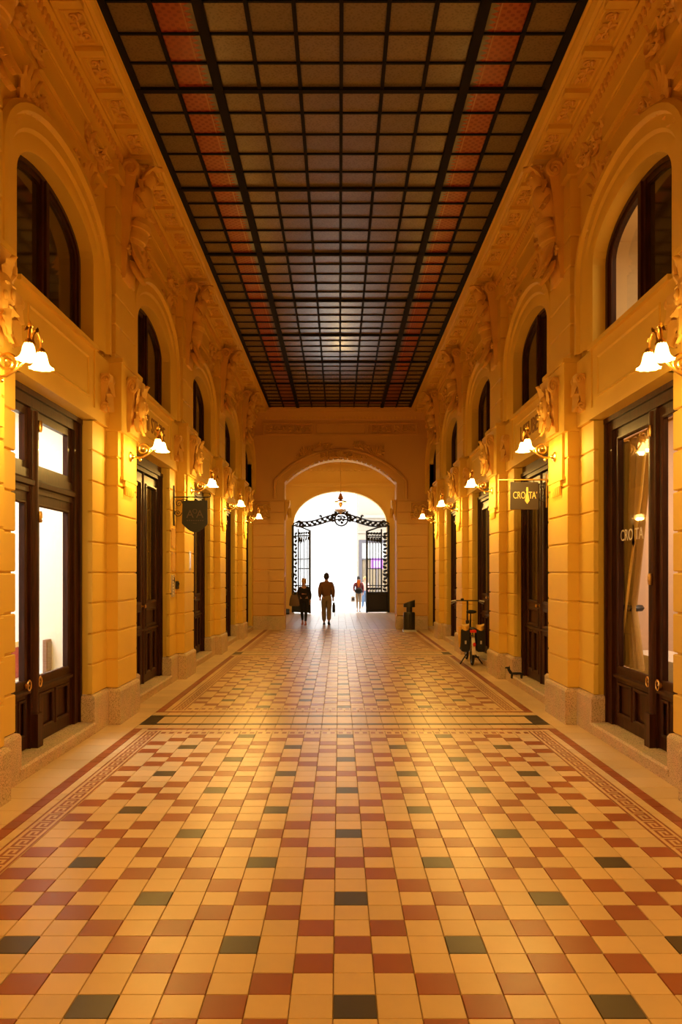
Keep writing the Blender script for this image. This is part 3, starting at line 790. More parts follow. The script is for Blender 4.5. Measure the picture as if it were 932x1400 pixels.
# ================================================================== END WALL
TE = lambda lx, ly, z: (C+ly, YE-lx, z)
em = MB(TE)
arch_panel(em, 0, 1.66, 4.34, 0.72, -3.0, 3.0, 0.0, 6.72, 0.0, -0.70, 28, segarc)
em.box(-0.02, 0.04, -2.6, -1.655, 3.80, 3.86); em.box(-0.02, 0.04, 1.655, 2.6, 3.80, 3.86)
em.box(-0.02, 0.03, -2.6, 2.6, 5.74, 5.78)
end = em.obj('wall_end', 'plaster_end', kind='structure', label='ochre end wall with a wide flattened arch leading to the street passage')
m = MB(TE)
archivolt(m, 0, (1.66,4.34,0.72), (1.98,4.40,0.94), 3.86, [(0,-0.05),(0,0.03),(0.1,0.045),(0.7,0.045),(0.78,0.075),(0.95,0.075),(1.0,0.04),(1,0)], 28, segarc); m.obj('archivolt', 'plaster_end', end, smooth=35)
for s in (-1, 1):
    for k in range(10):
        z0 = 0.40+k*0.34
        b = MB(TE)
        for (ya, yb, d) in ((1.665, 2.10, 0.05), ) if k < 10 else ():
            pass
        pr = [(-0.02, s*1.665),(0.055, s*1.665),(0.055, s*2.10),(0.02, s*2.10),(0.02, s*2.58),(-0.02, s*2.58)]
        if s < 0: pr = pr[::-1]
        b.rings([[(x+(o if x > 0 else 0), y, z) for x, y in pr] for z, o in ((z0+0.007,-0.01),(z0+0.017,0),(z0+0.323,0),(z0+0.333,-0.01))])
        b.obj('stone_block', 'plaster_end', end)
    b = MB(TE); pr = [(-0.02, s*1.63),(0.085, s*1.63),(0.085, s*2.13),(0.05, s*2.13),(0.05, s*2.58),(-0.02, s*2.58)]
    b.prism(pr if s > 0 else pr[::-1], 0, 0.39); b.obj('plinth_stone', 'granite', end)
    b = MB(); rnd = random.Random(5)
    scrollwork(b, [(-0.10,0.12),(0.10,0.10),(-0.08,-0.10),(0.10,-0.12)], 0.09, rnd); ring_frame(b, -0.24,0.24,-0.26,0.26,0.03,0,0.03)
    b.obj('relief_square', 'plaster_ornament', end, (C+s*2.32, YE-0.02, 3.50), -PI/2, smooth=50).scale = (1.6,1,1)
    b = frieze(1.35, 0.24, 40+s); ring_frame(b, -0.74,0.74,-0.17,0.17,0.025,0,0.025); b.obj('relief_frieze', 'plaster_ornament', end, (C+s*1.55, YE, 5.93), -PI/2, smooth=50).scale = (2.2,1,1)
    b = MB(); palmette(b, (0,0.0,-0.22), 0.32); scrollwork(b, [(0.16,-0.12),(-0.18,-0.2),(0.24,0.02)], 0.07, random.Random(9)); b.obj('spandrel_ornament', 'plaster_ornament', end, (C+s*1.02, YE, 5.36), -PI/2, smooth=50).scale = (2,1,1.1)
    b = MB(); scrollwork(b, [(0.08,0),(-0.08,0.02),(0.2,-0.03)], 0.07, random.Random(9+s)); b.obj('scroll_ornament', 'plaster_ornament', end, (C+s*0.55, YE, 5.42), -PI/2, smooth=50).scale = (2,1,1)
    # bracket on the jamb of the arch
    b = MB(lambda lx, ly, z: (C+s*(1.66-lx), YE+0.35+ly*0.9, z), s < 0)
    b.rings([[(x,y,z) for x,z in [(0,3.25),(0.03,3.25),(0.07,3.5),(0.14,3.7),(0.14,3.85),(0,3.85)]] for y in (-0.2,0.2)]); leaf(b, (0.08,0,3.6), (0.1,0,-1), (1,0,0), 0.3, 0.2, 0.2)
    spiral(b, (0.08,-0.2,3.75), (-1,0,0), (0,0,1), 0.07, 1.5, 0.02)
    b.obj('jamb_bracket', 'plaster_ornament', end, smooth=45)
b = MB(); scrollwork(b, [(y, 0.0-0.08*abs(y)) for y in (-0.55,-0.4,-0.25,-0.1,0.1,0.25,0.4,0.55)], 0.07, random.Random(4)); leaf(b, (0.02,0,-0.1), (0.2,0,1), (1,0,0), 0.25, 0.2, 0.4)
b.obj('crown_ornament', 'plaster_ornament', end, (C, YE-0.05, 5.17), -PI/2, smooth=50).scale = (1.8,1,1)
b = MB(); ring_frame(b, -0.74,0.74,-0.17,0.17,0.03,0,0.025); b.obj('plain_panel', 'plaster_end', end, (C, YE, 5.93), -PI/2)
eg = MB(TE); y = -2.3
while y < 2.31:
    eg.ball((0.06,y,6.28), 0.045, 6, 4, (1,0.8,1.5)); y += 0.11
eg.obj('egg_moulding', 'plaster_ornament', end, kind='stuff')
# soffit blocks along the arch
pts = segarc(1.66, 4.34, 0.72, 26)
for i in range(1, 26):
    (ya, za), (yb, zb) = pts[i-1], pts[i+1]; yc, zc = pts[i]
    t = Vector((0, yb-ya, zb-za)).normalized(); nn = Vector((0, t.z, -t.y)); nn = nn if nn.z < 0 else -nn
    b = MB(TE); L = 0.055
    P_ = [Vector((x,yc,zc))+t*a+nn*h for h in (-0.01,0.035) for x, a in ((-0.02,-L),(-0.02,L),(-0.22,L),(-0.22,-L))]
    i0 = b.P(*[tuple(p) for p in P_])
    for f in ((0,1,2,3),(7,6,5,4),(0,4,5,1),(1,5,6,2),(2,6,7,3),(3,7,4,0)): b.F(*(i0+q for q in f))
    b.obj('soffit_block', 'plaster_vest', end)

# ================================================================== PASSAGE BEHIND THE ARCH AND STREET WALL
XV = 2.32
vm = MB()
vm.box(C-XV-0.2, C-XV, YE+0.6, YS+0.4, 0, 6.4); vm.obj('wall_passage_left', 'plaster_vest', kind='structure', label='left yellow wall of the street passage')
vm = MB(); vm.box(C+XV, C+XV+0.2, YE+0.6, YS+0.4, 0, 6.4); vm.obj('wall_passage_right', 'plaster_vest', kind='structure', label='right yellow wall of the street passage')
vm = MB(); vm.box(C-XV-0.2, C+XV+0.2, YE+0.6, YS+0.4, 6.3, 6.5); vm.obj('ceiling_passage', 'plaster_vest', kind='structure', label='yellow ceiling of the street passage')
TS = lambda lx, ly, z: (C+ly, YS-lx, z)
sm = MB(TS)
arch_panel(sm, 0, 1.96, 3.75, 1.36, -2.6, 2.6, 0, 6.5, 0, -0.35, 32)
sm.box(-0.02, 0.10, -2.35, 2.35, 5.38, 5.46); sm.box(-0.02, 0.06, -2.35, 2.35, 5.30, 5.38)
street = sm.obj('wall_street', 'plaster_vest', kind='structure', label='yellow wall round the bright street arch')
m = MB(TS); archivolt(m, 0, (1.96,3.75,1.36), (2.06,3.75,1.46), 0.0, [(0,-0.05),(0,0.04),(0.9,0.05),(1,0)], 32); m.obj('archivolt', 'plaster_vest', street, smooth=35)
b = MB(TS)
for k in range(24): b.box(-0.02, 0.14, -2.2+k*0.186, -2.2+k*0.186+0.10, 5.98, 6.10)
b.obj('dentil', 'plaster_vest', street, kind='stuff')

# ================================================================== DOORS
def leaf_b(y0, y1, s_):
    """one leaf of a tall panelled door: y0 hinge .. y1 meeting stile; returns meshes (leaf, pane, mouldings)"""
    lo, hi = min(y0,y1), max(y0,y1); st = 0.16
    mb = MB(); z0, z1 = 0.135, 3.02
    xs, xb = -0.165, -0.205
    def bx(a,b,c,d): mb.box(xb, xs, a, b, c, d)
    bx(lo, lo+st, z0, z1); bx(hi-st, hi, z0, z1)
    bx(lo+st, hi-st, z0, 0.26); bx(lo+st, hi-st, 0.82, 0.92); bx(lo+st, hi-st, 1.14, 1.26); bx(lo+st, hi-st, z1-0.14, z1)
    mid = (lo+hi)/2; bx(mid-0.04, mid+0.04, 0.26, 0.82)
    mb.box(xb, xs-0.018, lo+st, hi-st, 0.26, 1.14)
    mo = MB()
    ring_frame(mo, lo+st-0.02, mid-0.02, 0.24, 0.84, 0.04, xs, xs+0.014); ring_frame(mo, mid+0.02, hi-st+0.02, 0.24, 0.84, 0.04, xs, xs+0.014)
    ring_frame(mo, lo+st-0.02, hi-st+0.02, 0.90, 1.16, 0.04, xs, xs+0.014); ring_frame(mo, lo+st-0.03, hi-st+0.03, 1.23, z1-0.11, 0.04, xs, xs+0.02)
    mo.box(xs, xs+0.02, lo, hi, 0.86, 0.885)
    pn = MB(); pn.box(xs-0.025, xs-0.02, lo+st, hi-st, 1.26, z1-0.14)
    return mb, mo, pn
OP = PER/2-FL         # half opening 0.97
door_count = 0
def struct_n(kind, n, loc, r, label): return empty('%s_%d' % (kind, n), loc, r, kind='structure', label=label)
def door_b(n, s, y, label):
    d = struct_n('door', n, at(s,0,y,0), rz(s), label)
    fr = MB(); w = 0.10; H = LINT0+0.0
    fr.box(-0.22,-0.13,-OP-0.02,-OP+w,0.12,H); fr.box(-0.22,-0.13,OP-w,OP+0.02,0.12,H); fr.box(-0.22,-0.13,-OP+w,OP-w,3.04,H)
    fr.box(-0.22,-0.10,-OP,OP,3.09,3.14); fr.box(-0.135,-0.105,-OP,-OP+0.04,0.12,3.1); fr.box(-0.135,-0.105,OP-0.04,OP,0.12,3.1)
    fr.obj('door_frame', 'dark_wood', d)
    for q in (-1, 1):
        a, b_, c_ = leaf_b(q*(OP-w), q*0.004, q)
        l = a.obj('door_leaf', 'dark_wood', d); b_.obj('panel_moulding', 'dark_wood', l); c_.obj('glass_pane', 'dark_room_glass', l)
        if q < 0:
            k = MB(); k.lathe([(0.022,0),(0.022,0.006),(0.010,0.008),(0.010,0.03),(0.024,0.04),(0.026,0.055),(0.015,0.066)], (-0.165,-0.07,1.2), 10, 'x'); k.obj('door_knob', 'old_brass', l, smooth=50)
    as_ = MB(); as_.rings([[(-0.165+0.02*math.cos(a)*1.0, 0.028*math.sin(a), z) for a in [2*PI*k/8 for k in range(8)]] for z in (0.13,3.03)]); as_.obj('astragal', 'dark_wood', d, smooth=50)
    bk = MB(); bk.box(-0.40,-0.39,-OP-0.35,OP+0.35,0.0,LINT0+0.4); bk.obj('lobby_dark_sheet', 'dark_void', d)  # near-black sheet; the darkness behind the door is put into its colour
    return d
doors = {}
proto = door_b(2, -1, YB[1], 'tall dark wooden double door in the second bay of the left wall, behind the shield sign')
n = 3
ordw = ['first', 'second', 'third', 'fourth', 'fifth']
for s in (-1, 1):
    for i in range(1, 5):
        if s < 0 and i == 1: continue
        d = copy_tree(proto); d.name = 'door_%d' % n; d.location = at(s,0,YB[i],0); d.rotation_euler = (0,0,rz(s))
        d['label'] = 'tall dark wooden double door in the %s bay of the %s wall from the front' % (ordw[i], SN[s]); n += 1

def shop_door(n, s, y, label, transom, m0):
    d = struct_n('door', n, at(s,0,y,0), rz(s), label)
    fr = MB(); w = 0.16; H = LINT0
    def fb(a,b,c,e,x1=-0.13,x0=-0.24): fr.box(x0,x1,a,b,c,e)
    fb(-OP-0.02,-OP+w,0.12,H); fb(OP-w,OP+0.02,0.12,H); fb(-OP+w,OP-w,H-0.14,H)
    fb(-OP+w,-OP+w+0.03,0.12,H-0.14,-0.16); fb(OP-w-0.03,OP-w,0.12,H-0.14,-0.16); fb(-OP,-OP+0.045,0.12,H,-0.105); fb(OP-0.045,OP,0.12,H,-0.105); fb(-OP,OP,H-0.05,H,-0.10)
    fr.obj('door_frame', 'dark_wood', d)
    mu = MB(); mw = 0.085 if transom else 0.07
    mu.box(-0.24,-0.14,m0-mw,m0+mw,0.12,H-0.14); mu.rings([[(-0.14+0.035*math.cos(a), m0+0.05*math.sin(a), z) for a in [-PI/2+PI*k/6 for k in range(7)]] for z in (0.42,H-0.16)]); mu.box(-0.15,-0.085,m0-0.06,m0+0.06,0.12,0.42)
    mo_ = mu.obj('mullion', 'dark_wood', d, smooth=40)
    for z in ((2.15, 2.95) if transom else (2.9, 1.6)):
        k = MB(); k.lathe([(0.016,-0.05),(0.022,-0.02),(0.022,0.02),(0.016,0.05)], (-0.10,m0+0.03,z), 8); k.obj('brass_hinge', 'old_brass', mo_, smooth=50)
    top = H-0.14
    zt0, zt1 = (2.36, 2.56) if transom else (top, top)
    for q in (-1, 1):
        a, b_ = sorted((q*(OP-w-0.03), m0+q*mw)); sw = 0.07
        l = MB(); xs, xb = -0.165, -0.215
        l.box(xb,xs,a,a+sw,0.13,zt0); l.box(xb,xs,b_-sw,b_,0.13,zt0); l.box(xb,xs,a+sw,b_-sw,0.13,0.24); l.box(xb,xs,a+sw,b_-sw,0.56,0.72); l.box(xb,xs,a+sw,b_-sw,zt0-0.10,zt0)
        mid = (a+b_)/2; l.box(xb,xs,mid-0.035,mid+0.035,0.24,0.56); l.box(xb,xs-0.02,a+sw,b_-sw,0.24,0.56)
        lf = l.obj('door_leaf', 'dark_wood', d)
        mo = MB(); ring_frame(mo,a+sw-0.01,mid-0.02,0.23,0.57,0.035,xs,xs+0.014); ring_frame(mo,mid+0.02,b_-sw+0.01,0.23,0.57,0.035,xs,xs+0.014)
        mo.rings([[(x,yy,z) for x,z in [(xs-0.005,0.60),(xs+0.03,0.61),(xs+0.035,0.635),(xs-0.005,0.65)]] for yy in (a+0.01,b_-0.01)]); ring_frame(mo,a+sw-0.02,b_-sw+0.02,0.70,zt0-0.08,0.03,xs,xs+0.012)
        mo.obj('panel_moulding', 'dark_wood', lf)
        g = MB(); g.box(xs-0.03,xs-0.024,a+sw,b_-sw,0.72,zt0-0.10); g.obj('glass_pane', 'clear_glass', lf)
        if transom or True:
            k = MB(); hy = m0+q*(mw+0.04)
            k.lathe([(0.028,0),(0.028,0.008),(0.010,0.010),(0.010,0.03)], (xs,hy,0.90-0.22), 10, 'x'); k.tube([(xs+0.03,hy+0.035*math.cos(t),0.68+0.045*math.sin(t)) for t in [2*PI*i/10 for i in range(11)]], 0.008, 6); k.obj('ring_handle', 'brass', lf, smooth=50)
        if transom:
            t = MB(); t.box(xb,xs,a,b_,zt1,zt1+0.06); t.box(xb,xs,a,b_,top-0.07,top); t.box(xb,xs,a,a+0.07,zt1+0.06,top-0.07); t.box(xb,xs,b_-0.07,b_,zt1+0.06,top-0.07)
            tf = t.obj('fanlight', 'dark_wood', d)
            g = MB(); g.box(xs-0.03,xs-0.024,a+0.07,b_-0.07,zt1+0.06,top-0.07); g.obj('glass_pane', 'clear_glass', tf)
    if transom:
        t = MB(); t.box(-0.24,-0.15,-OP+w,OP-w,zt0,zt1); t.rings([[(x,yy,z) for x,z in [(-0.155,zt0+0.05),(-0.12,zt0+0.06),(-0.115,zt0+0.10),(-0.155,zt0+0.13)]] for yy in (-OP+w,OP-w)]); t.obj('transom_bar', 'dark_wood', d)
    return d
d1 = shop_door(1, -1, YB[0], 'dark wooden shop door with brightly lit panes in the first bay of the left wall', True, -0.22)
lh = MB(); lh.tube([(-0.23,-0.03,1.28),(-0.27,-0.03,1.28),(-0.27,0.09,1.28),(-0.27,0.10,1.25)], 0.010, 6); lh.obj('lever_handle', 'iron', d1)
d10 = shop_door(10, 1, YB[0], 'dark wooden shop door with tall panes and a gold curtain behind, first bay of the right wall', False, 0.22)
gt = link('glass_lettering', text_mesh('CRO TA', 0.16, 'glass_letter', 0.001), d10); gt['kind'] = 'stuff'
gt.matrix_local = Matrix.Translation((-0.184, -0.42, 2.02)) @ Matrix.Rotation(PI/2, 4, 'Z') @ Matrix.Rotation(PI/2, 4, 'X')
tie_poly = [(-0.012,0.10),(0.012,0.10),(0.016,0.06),(0.010,0.045),(0.034,-0.07),(0,-0.11),(-0.034,-0.07),(-0.010,0.045),(-0.016,0.06)]
m = MB(lambda a,b,c: (-0.183, a-0.42+0.055, b+2.01)); m.prism([(a,b) for a,b in tie_poly], 0, 0.002); m.obj('tie_emblem', 'gold_trim', d10)

# ================================================================== UPPER WINDOWS
def arch_region(hw, z0, spring, rise, ya, yb, n=10):
    """outline of the part of the arched opening between ya and yb"""
    pts = [(ya, z0), (yb, z0)]
    for i in range(n+1):
        y = yb+(ya-yb)*i/n; t = min(1.0, abs(y)/hw); pts.append((y, spring+rise*math.sqrt(max(0, 1-t*t))))
    return pts
def window(n, s, y, label, glassm=('dark_room_glass','dark_room_glass')):
    w = struct_n('window', n, at(s,0,y,0), rz(s), label)
    fr = MB(); hw, fw = 0.97, 0.12; z0 = 4.0
    A = [(-hw, z0)] + ell(hw, 4.83, 0.40, 20) + [(hw, z0)]
    B = [(-hw+fw, z0)] + ell(hw-fw, 4.83, 0.40-fw*0.7, 20) + [(hw-fw, z0)]
    D = [(-hw+fw*.5, z0)] + ell(hw-fw*.5, 4.83, 0.40-fw*0.35, 20) + [(hw-fw*.5, z0)]
    rows = [[(-0.19,a[0],a[1]),(-0.12,a[0],a[1]),(-0.12,d[0],d[1]),(-0.14,d[0],d[1]),(-0.14,b[0],b[1]),(-0.19,b[0],b[1])] for a, b, d in zip(A, B, D)]
    base = [fr.P(*r) for r in rows]
    for a, b in zip(base, base[1:]):
        for j in range(5): fr.F(a+j, b+j, b+j+1, a+j+1)
    fr.obj('window_frame', 'dark_wood', w, smooth=30)
    mu = MB(); mu.box(-0.19,-0.125,-0.085,0.085,z0,5.215); mu.box(-0.13,-0.10,-0.035,0.035,z0,5.2); mu.box(-0.185,-0.14,-hw+fw,hw-fw,z0,z0+0.05); mu.obj('mullion', 'dark_wood', w)
    for q, gm in zip((-1, 1), glassm):
        ya, yb = sorted((q*0.085, q*(hw-fw)))
        poly = arch_region(hw-fw, z0+0.05, 4.83, 0.40-fw*0.7, ya, yb)
        g = MB(lambda a, b, c: (c, a, b)); g.prism(poly, -0.172, -0.166); g.obj('glass_pane', gm, w)
    return w
wp = window(1, -1, YB[0], 'dark arched upper window of the first bay of the left wall from the front')
k = 2
for s in (-1, 1):
    for i in range(5):
        if (s < 0 and i == 0) or (s > 0 and i == 0): continue
        w = copy_tree(wp); w.name = 'window_%d' % k; w.location = at(s,0,YB[i],0); w.rotation_euler = (0,0,rz(s)); w['label'] = 'dark arched upper window of the %s bay of the %s wall from the front' % (ordw[i], SN[s]); k += 1
wr = window(10, 1, YB[0], 'arched upper window with one pale lit pane, first bay of the right wall', ('clear_glass', 'dark_room_glass'))

# ================================================================== SHOP ROOMS
def room(name, s, lx0, lx1, y0, y1, z0, z1, wallm, floorm, label):
    mb = side_mb(s); mb.mi = 0
    t = 0.05
    mb.box(lx0-t, lx0, y0-t, y1+t, z0, z1); mb.box(lx0, lx1, y0-t, y0, z0, z1); mb.box(lx0, lx1, y1, y1+t, z0, z1)
    mb.box(lx0-t, lx1, y0-t, y1+t, z1, z1+t)
    mb.mi = 1; mb.box(lx0-t, lx1, y0-t, y1+t, z0-t, z0)
    return mb.obj(name, [wallm, floorm], kind='structure', label=label)
room('wall_shop_left', -1, -3.2, -0.24, YP[0]-0.2, YP[1]+0.25, 0.12, 3.65, 'shop_wall', 'shop_floor', 'bright white room behind the left shop door')
room('wall_shop_right', 1, -2.6, -0.24, YP[0]-0.2, YP[1]+0.25, 0.12, 3.65, 'shop_wall_warm', 'shop_floor', 'warm pink room behind the right shop door')
room('wall_upper_right', 1, -1.6, -0.21, YP[0]-0.2, YP[1]+0.25, 4.03, 5.55, 'room_lit', 'shop_floor', 'pale lit room behind the upper right window')
def area(name, loc, sx, sy, power, col, rot=(0,0,0)):
    l = bpy.data.lights.new(name, 'AREA'); l.shape = 'RECTANGLE'; l.size = sx; l.size_y = sy; l.energy = power; l.color = col
    o = bpy.data.objects.new(name, l); COL.objects.link(o); o.location = loc; o.rotation_euler = rot; return o
area('shop_ceiling_light_left', at(-1,-1.8,YB[0]+0.4,3.5), 1.6, 2.4, 190, (1.0,0.91,0.80))
area('shop_ceiling_light_right', at(1,-1.5,YB[0]+0.2,3.5), 1.2, 1.6, 75, (1.0,0.74,0.50))
area('upper_room_light', at(1,-1.1,YB[0],5.45), 0.6, 1.5, 40, (1.0,0.74,0.38))
def thing(name, label, cat, loc, r=0, group=None):
    o = empty(name, loc, r, label=label, category=cat)
    if group: o['group'] = group
    return o
# left shop contents
t = thing('display_bench', 'white display bench inside the bright left shop', 'bench', at(-1,-1.10,9.0,0.12))
m = MB(); m.box(-0.22,0.22,-0.55,0.55,0.34,0.38); m.obj('bench_top', 'white_paint', t)
for y in (-0.5,0.5):
    m = MB(); m.box(-0.2,0.2,y-0.02,y+0.02,0,0.34); m.obj('leg', 'white_paint', t)
t = thing('red_box', 'red box standing on the white bench inside the left shop', 'box', at(-1,-1.10,8.62,0.50))
m = MB(); m.box(-0.10,0.10,-0.16,0.16,0,0.34); m.obj('box_body', 'red_paint', t); m = MB(); m.box(-0.105,0.105,-0.165,0.165,0.34,0.40); m.obj('lid', 'white_paint', t)
t = thing('brown_panel', 'brown board leaning beside the red box in the left shop', 'board', at(-1,-0.86,9.28,0.50))
m = MB(); m.box(-0.02,0.02,-0.15,0.15,0,0.38); m.obj('board', 'board_brown', t); m = MB(lambda a,b,c:(a,b,c)); m.box(0.02,0.026,-0.12,0.12,0.03,0.35); m.obj('board_face', 'bag_grey', t)
for s_, lab, x_, y_ in ((-1,'small glowing ceiling spotlight inside the left shop', -1.3, 8.2), (1,'bright ceiling spotlight inside the right shop', -0.9, 7.6)):
    t = thing('ceiling_spotlight', lab, 'lamp', at(s_, x_, y_, 3.65))
    m = MB(); m.lathe([(0.05,-0.02),(0.05,0)], (0,0,0), 12); m.obj('canopy', 'white_paint', t)
    m = MB(); m.lathe([(0.008,-0.52 if s_ < 0 else -0.16),(0.008,-0.02)], (0,0,0), 6); m.obj('stem', 'white_paint', t)
    z = -0.60 if s_ < 0 else -0.24
    m = MB(); m.lathe([(0.06,z),(0.055,z+0.08),(0.02,z+0.09)], (0,0,0), 12); m.obj('lamp_head', 'lamp_shade_glass', t, smooth=40)
# right shop contents
def curtain():
    rows = []
    for i in range(29):
        t = i/28; z = 3.0 - t*2.3; g_ = 0.74
        if t < g_: f_ = (t/g_); wq = 0.46+(0.12-0.46)*f_**1.4; yc = 0.73+0.11*f_
        else: f_ = (t-g_)/(1-g_); wq = 0.12+0.14*f_**0.7; yc = 0.84-0.09*f_
        row = []
        for k in range(33):
            u = k/32; y = yc + (u-0.5)*2*wq*(1.0)
            row.append((0.05*math.sin(u*PI*9)*(0.5+wq*1.2), -y, z))
        rows.append(row)
    mb = MB(); mb.rings([r + [(p[0]-0.006,p[1],p[2]) for p in reversed(r)] for r in rows]); return mb
t = thing('curtain', 'gold draped curtain tied back inside the right shop door', 'curtain', at(1,-0.33,YB[0],0.0), rz(1))
curtain().obj('drape', 'curtain', t, smooth=70)
m = MB(); m.lathe([(0.12,-0.03),(0.14,0),(0.12,0.03)], (0,-0.85,1.30), 14); m.obj('tieback', 'sign_black', t, smooth=60)
m = MB(); m.tube([(0.06,-0.27,2.95),(0.06,-0.40,2.4),(0.07,-0.57,1.9),(0.08,-0.74,1.32),(0.08,-0.80,1.1),(0.08,-0.95,0.72)], 0.014, 6); m.obj('edge_cord', 'gold_trim', t, smooth=60)
m = MB(); m.tube([(0,-1.3,3.02),(0,0.9,3.02)], 0.015, 8); m.obj('curtain_rod', 'old_brass', t)
t = thing('display_plinth', 'low white display plinth behind the right shop door', 'plinth', at(1,-0.74,YB[0]+0.75,0.12))
m = MB(); m.box(-0.20,0.20,-0.70,0.70,0,0.66); m.obj('plinth_body', 'white_paint', t); m = MB(); m.box(-0.22,0.22,-0.72,0.72,0.66,0.69); m.obj('plinth_top', 'white_paint', t)
t = thing('red_stand', 'tall narrow red stand behind the gold curtain', 'stand', at(1,-1.6,8.35,0.12))
m = MB(); m.box(-0.04,0.04,-0.05,0.05,0.02,2.1); m.obj('upright', 'red_paint', t); m = MB(); m.box(-0.2,0.2,-0.15,0.15,0,0.02); m.obj('foot', 'red_paint', t)
t = thing('tie_rack', 'rack of orange ties hanging in the right shop', 'rack', at(1,-1.45,6.2,0.12))
m = MB(); m.tube([(0,-0.3,1.75),(0,0.3,1.75)], 0.012, 8); m.obj('rail', 'iron', t)
for q in (-0.29,0.29):
    m = MB(); m.tube([(0,q,0),(0,q,1.75)], 0.012, 8); m.obj('post', 'iron', t)
for q in range(5):
    m = MB(lambda a,b,c: (c, a+(-0.22+q*0.11), b)); m.prism([(-0.03,1.74),(-0.045,1.1),(0,1.02),(0.045,1.1),(0.03,1.74)], -0.012, 0.012); m.obj('necktie', 'yellow_cover' if q % 2 else 'red_paint', t)

# ================================================================== WALL SCONCES
def shade_mesh():
    mb = MB(); seg = 20
    prof = [(0.022,0.150),(0.036,0.146),(0.048,0.115),(0.056,0.075),(0.068,0.040),(0.088,0.016),(0.104,0.008)]
    rp = [0,0,0,0,0.02,0.05,0.08, 10]
    mb.lathe(prof, (0,0,0), seg, 'z', rp)
    return mb
sh_me = shade_mesh().mesh('lamp_shade', 'lamp_shade_glass', 60)
def sconce():
    t = thing('wall_sconce', '', 'lamp', (0,0,0), 0, 'brass sconces on the piers')
    m = MB(); m.lathe([(0.058,0),(0.062,0.012),(0.045,0.022),(0.030,0.026),(0.022,0.045),(0.012,0.055)], (0,0,0), 14, 'x'); m.obj('wall_rose', 'brass', t, smooth=40)
    m = MB()
    arm = [(0.04,0,0.0),(0.09,0,-0.012),(0.15,0,-0.005),(0.21,0,0.03),(0.265,0,0.09),(0.30,0,0.16),(0.32,0,0.22)]
    m.tube(arm, [0.011]*7, 8); m.ball((0.12,0,-0.035), 0.016, 8, 5); m.obj('arm', 'brass', t, smooth=60)
    m = MB(); spiral(m, (0.155,0,0.085), (1,0,0), (0,0,1), 0.078, 1.6, 0.011, start=-PI/2, seg=7, r_end=0.25, steps=18, taper=0.2); m.obj('scroll', 'brass', t, smooth=60)
    m = MB(); m.lathe([(0.008,0.17),(0.022,0.19),(0.026,0.21),(0.014,0.225),(0.018,0.25),(0.006,0.275)], (0.325,0,0), 10); m.obj('finial', 'brass', t, smooth=50)
    for s in (-1, 1):
        m = MB(); pts = [(0.325, s*0.01, 0.205)]
        for i in range(11):
            a = PI*i/10*1.02; pts.append((0.325+0.02*math.sin(a/2), s*(0.058-0.050*math.cos(a)), 0.235+0.085*math.sin(a)-0.03*(i/10)))
        m.tube(pts, 0.0085, 7); leaf(m, (0.33,s*0.035,0.30), (0.1,s*0.8,0.5), (0.2,0,1), 0.06, 0.03, 0.5); leaf(m, (0.33,s*0.10,0.29), (0.1,s*0.8,-0.4), (0.2,s,1), 0.06, 0.03, -0.4)
        br = m.obj('branch', 'brass', t, smooth=60)
        m = MB(); m.lathe([(0.010,0.215),(0.026,0.20),(0.030,0.178),(0.024,0.17)], (0.345,s*0.112,0.0), 10); m.obj('shade_cap', 'brass', br, smooth=50)
        link('lamp_shade', sh_me, t, (0.345, s*0.112, 0.068)).scale = (0.78,0.78,0.78)
        bl = bpy.data.lights.new('bulb', 'POINT'); bl.energy = BULB_W; bl.color = LAMP_COL; bl.shadow_soft_size = 0.03
        link('bulb', bl, t, (0.345, s*0.112, 0.066))
    return t
sc0 = sconce(); first = True
whom = ['nearest', 'second', 'third', 'fourth', 'farthest']
for s in (-1, 1):
    for i, yp in enumerate(YP):
        o = sc0 if first else copy_tree(sc0); first = False
        o.location = at(s, PP+0.028, yp+0.0, 2.985); o.rotation_euler = (0,0,rz(s))
        o['label'] = 'lit brass two-shade wall lamp on the %s %s pier%s' % (whom[i], SN[s], '' if i in (0,4) else ' from the front')
    for yp in YPB:
        o = copy_tree(sc0); o.location = at(s, PP+0.028, yp, 2.985); o.rotation_euler = (0,0,rz(s)); o['label'] = 'lit brass two-shade wall lamp on the %s pier behind the viewer on the %s wall' % ('nearer' if yp > 0 else 'farther', SN[s])

# ================================================================== HANGING SIGNS AND PLAQUES
def pts_arc(c, r, a0, a1, n=10): return [(c[0]+r*math.cos(a0+(a1-a0)*i/n), c[1]+r*math.sin(a0+(a1-a0)*i/n)) for i in range(n+1)]
t = thing('shield_sign', 'black shield-shaped hanging sign on an iron bracket, left wall', 'sign', at(-1, 0.0, 12.12, 2.80))
m = MB(); m.tube([(0.0,0,0.02),(0.54,0,0.02)], 0.010, 6); m.tube([(0.54,0,0.02),(0.57,0,0.03),(0.575,0,0.06),(0.55,0,0.07)], 0.008, 6); m.tube([(0.012,0,0.20),(0.012,0,-0.42)], 0.012, 6); m.obj('bracket', 'iron', t)
for c_, sg_, r_ in (((0.09,0,-0.08),1,0.06),((0.07,0,-0.22),-1,0.06),((0.16,0,-0.05),1,0.05)):
    m = MB(); spiral(m, c_, (1,0,0), (0,0,sg_), r_, 1.5, 0.007); m.obj('scroll_iron', 'iron', t, smooth=50)
bw = 0.19; cx = 0.335
poly = [(cx-bw,-0.03),(cx-bw-0.01,-0.38)] + [(cx + a, -0.385-0.135*math.cos(a/ (bw+0.01)*PI/2)) for a in [(-1+2*i/10)*(bw-0.005) for i in range(11)]] + [(cx+bw-0.0,-0.38),(cx+bw,-0.03)]
m = MB(lambda a,b,c: (a, c, b)); m.prism(poly, -0.015, 0.015); board = m.obj('sign_board', 'sign_black', t)
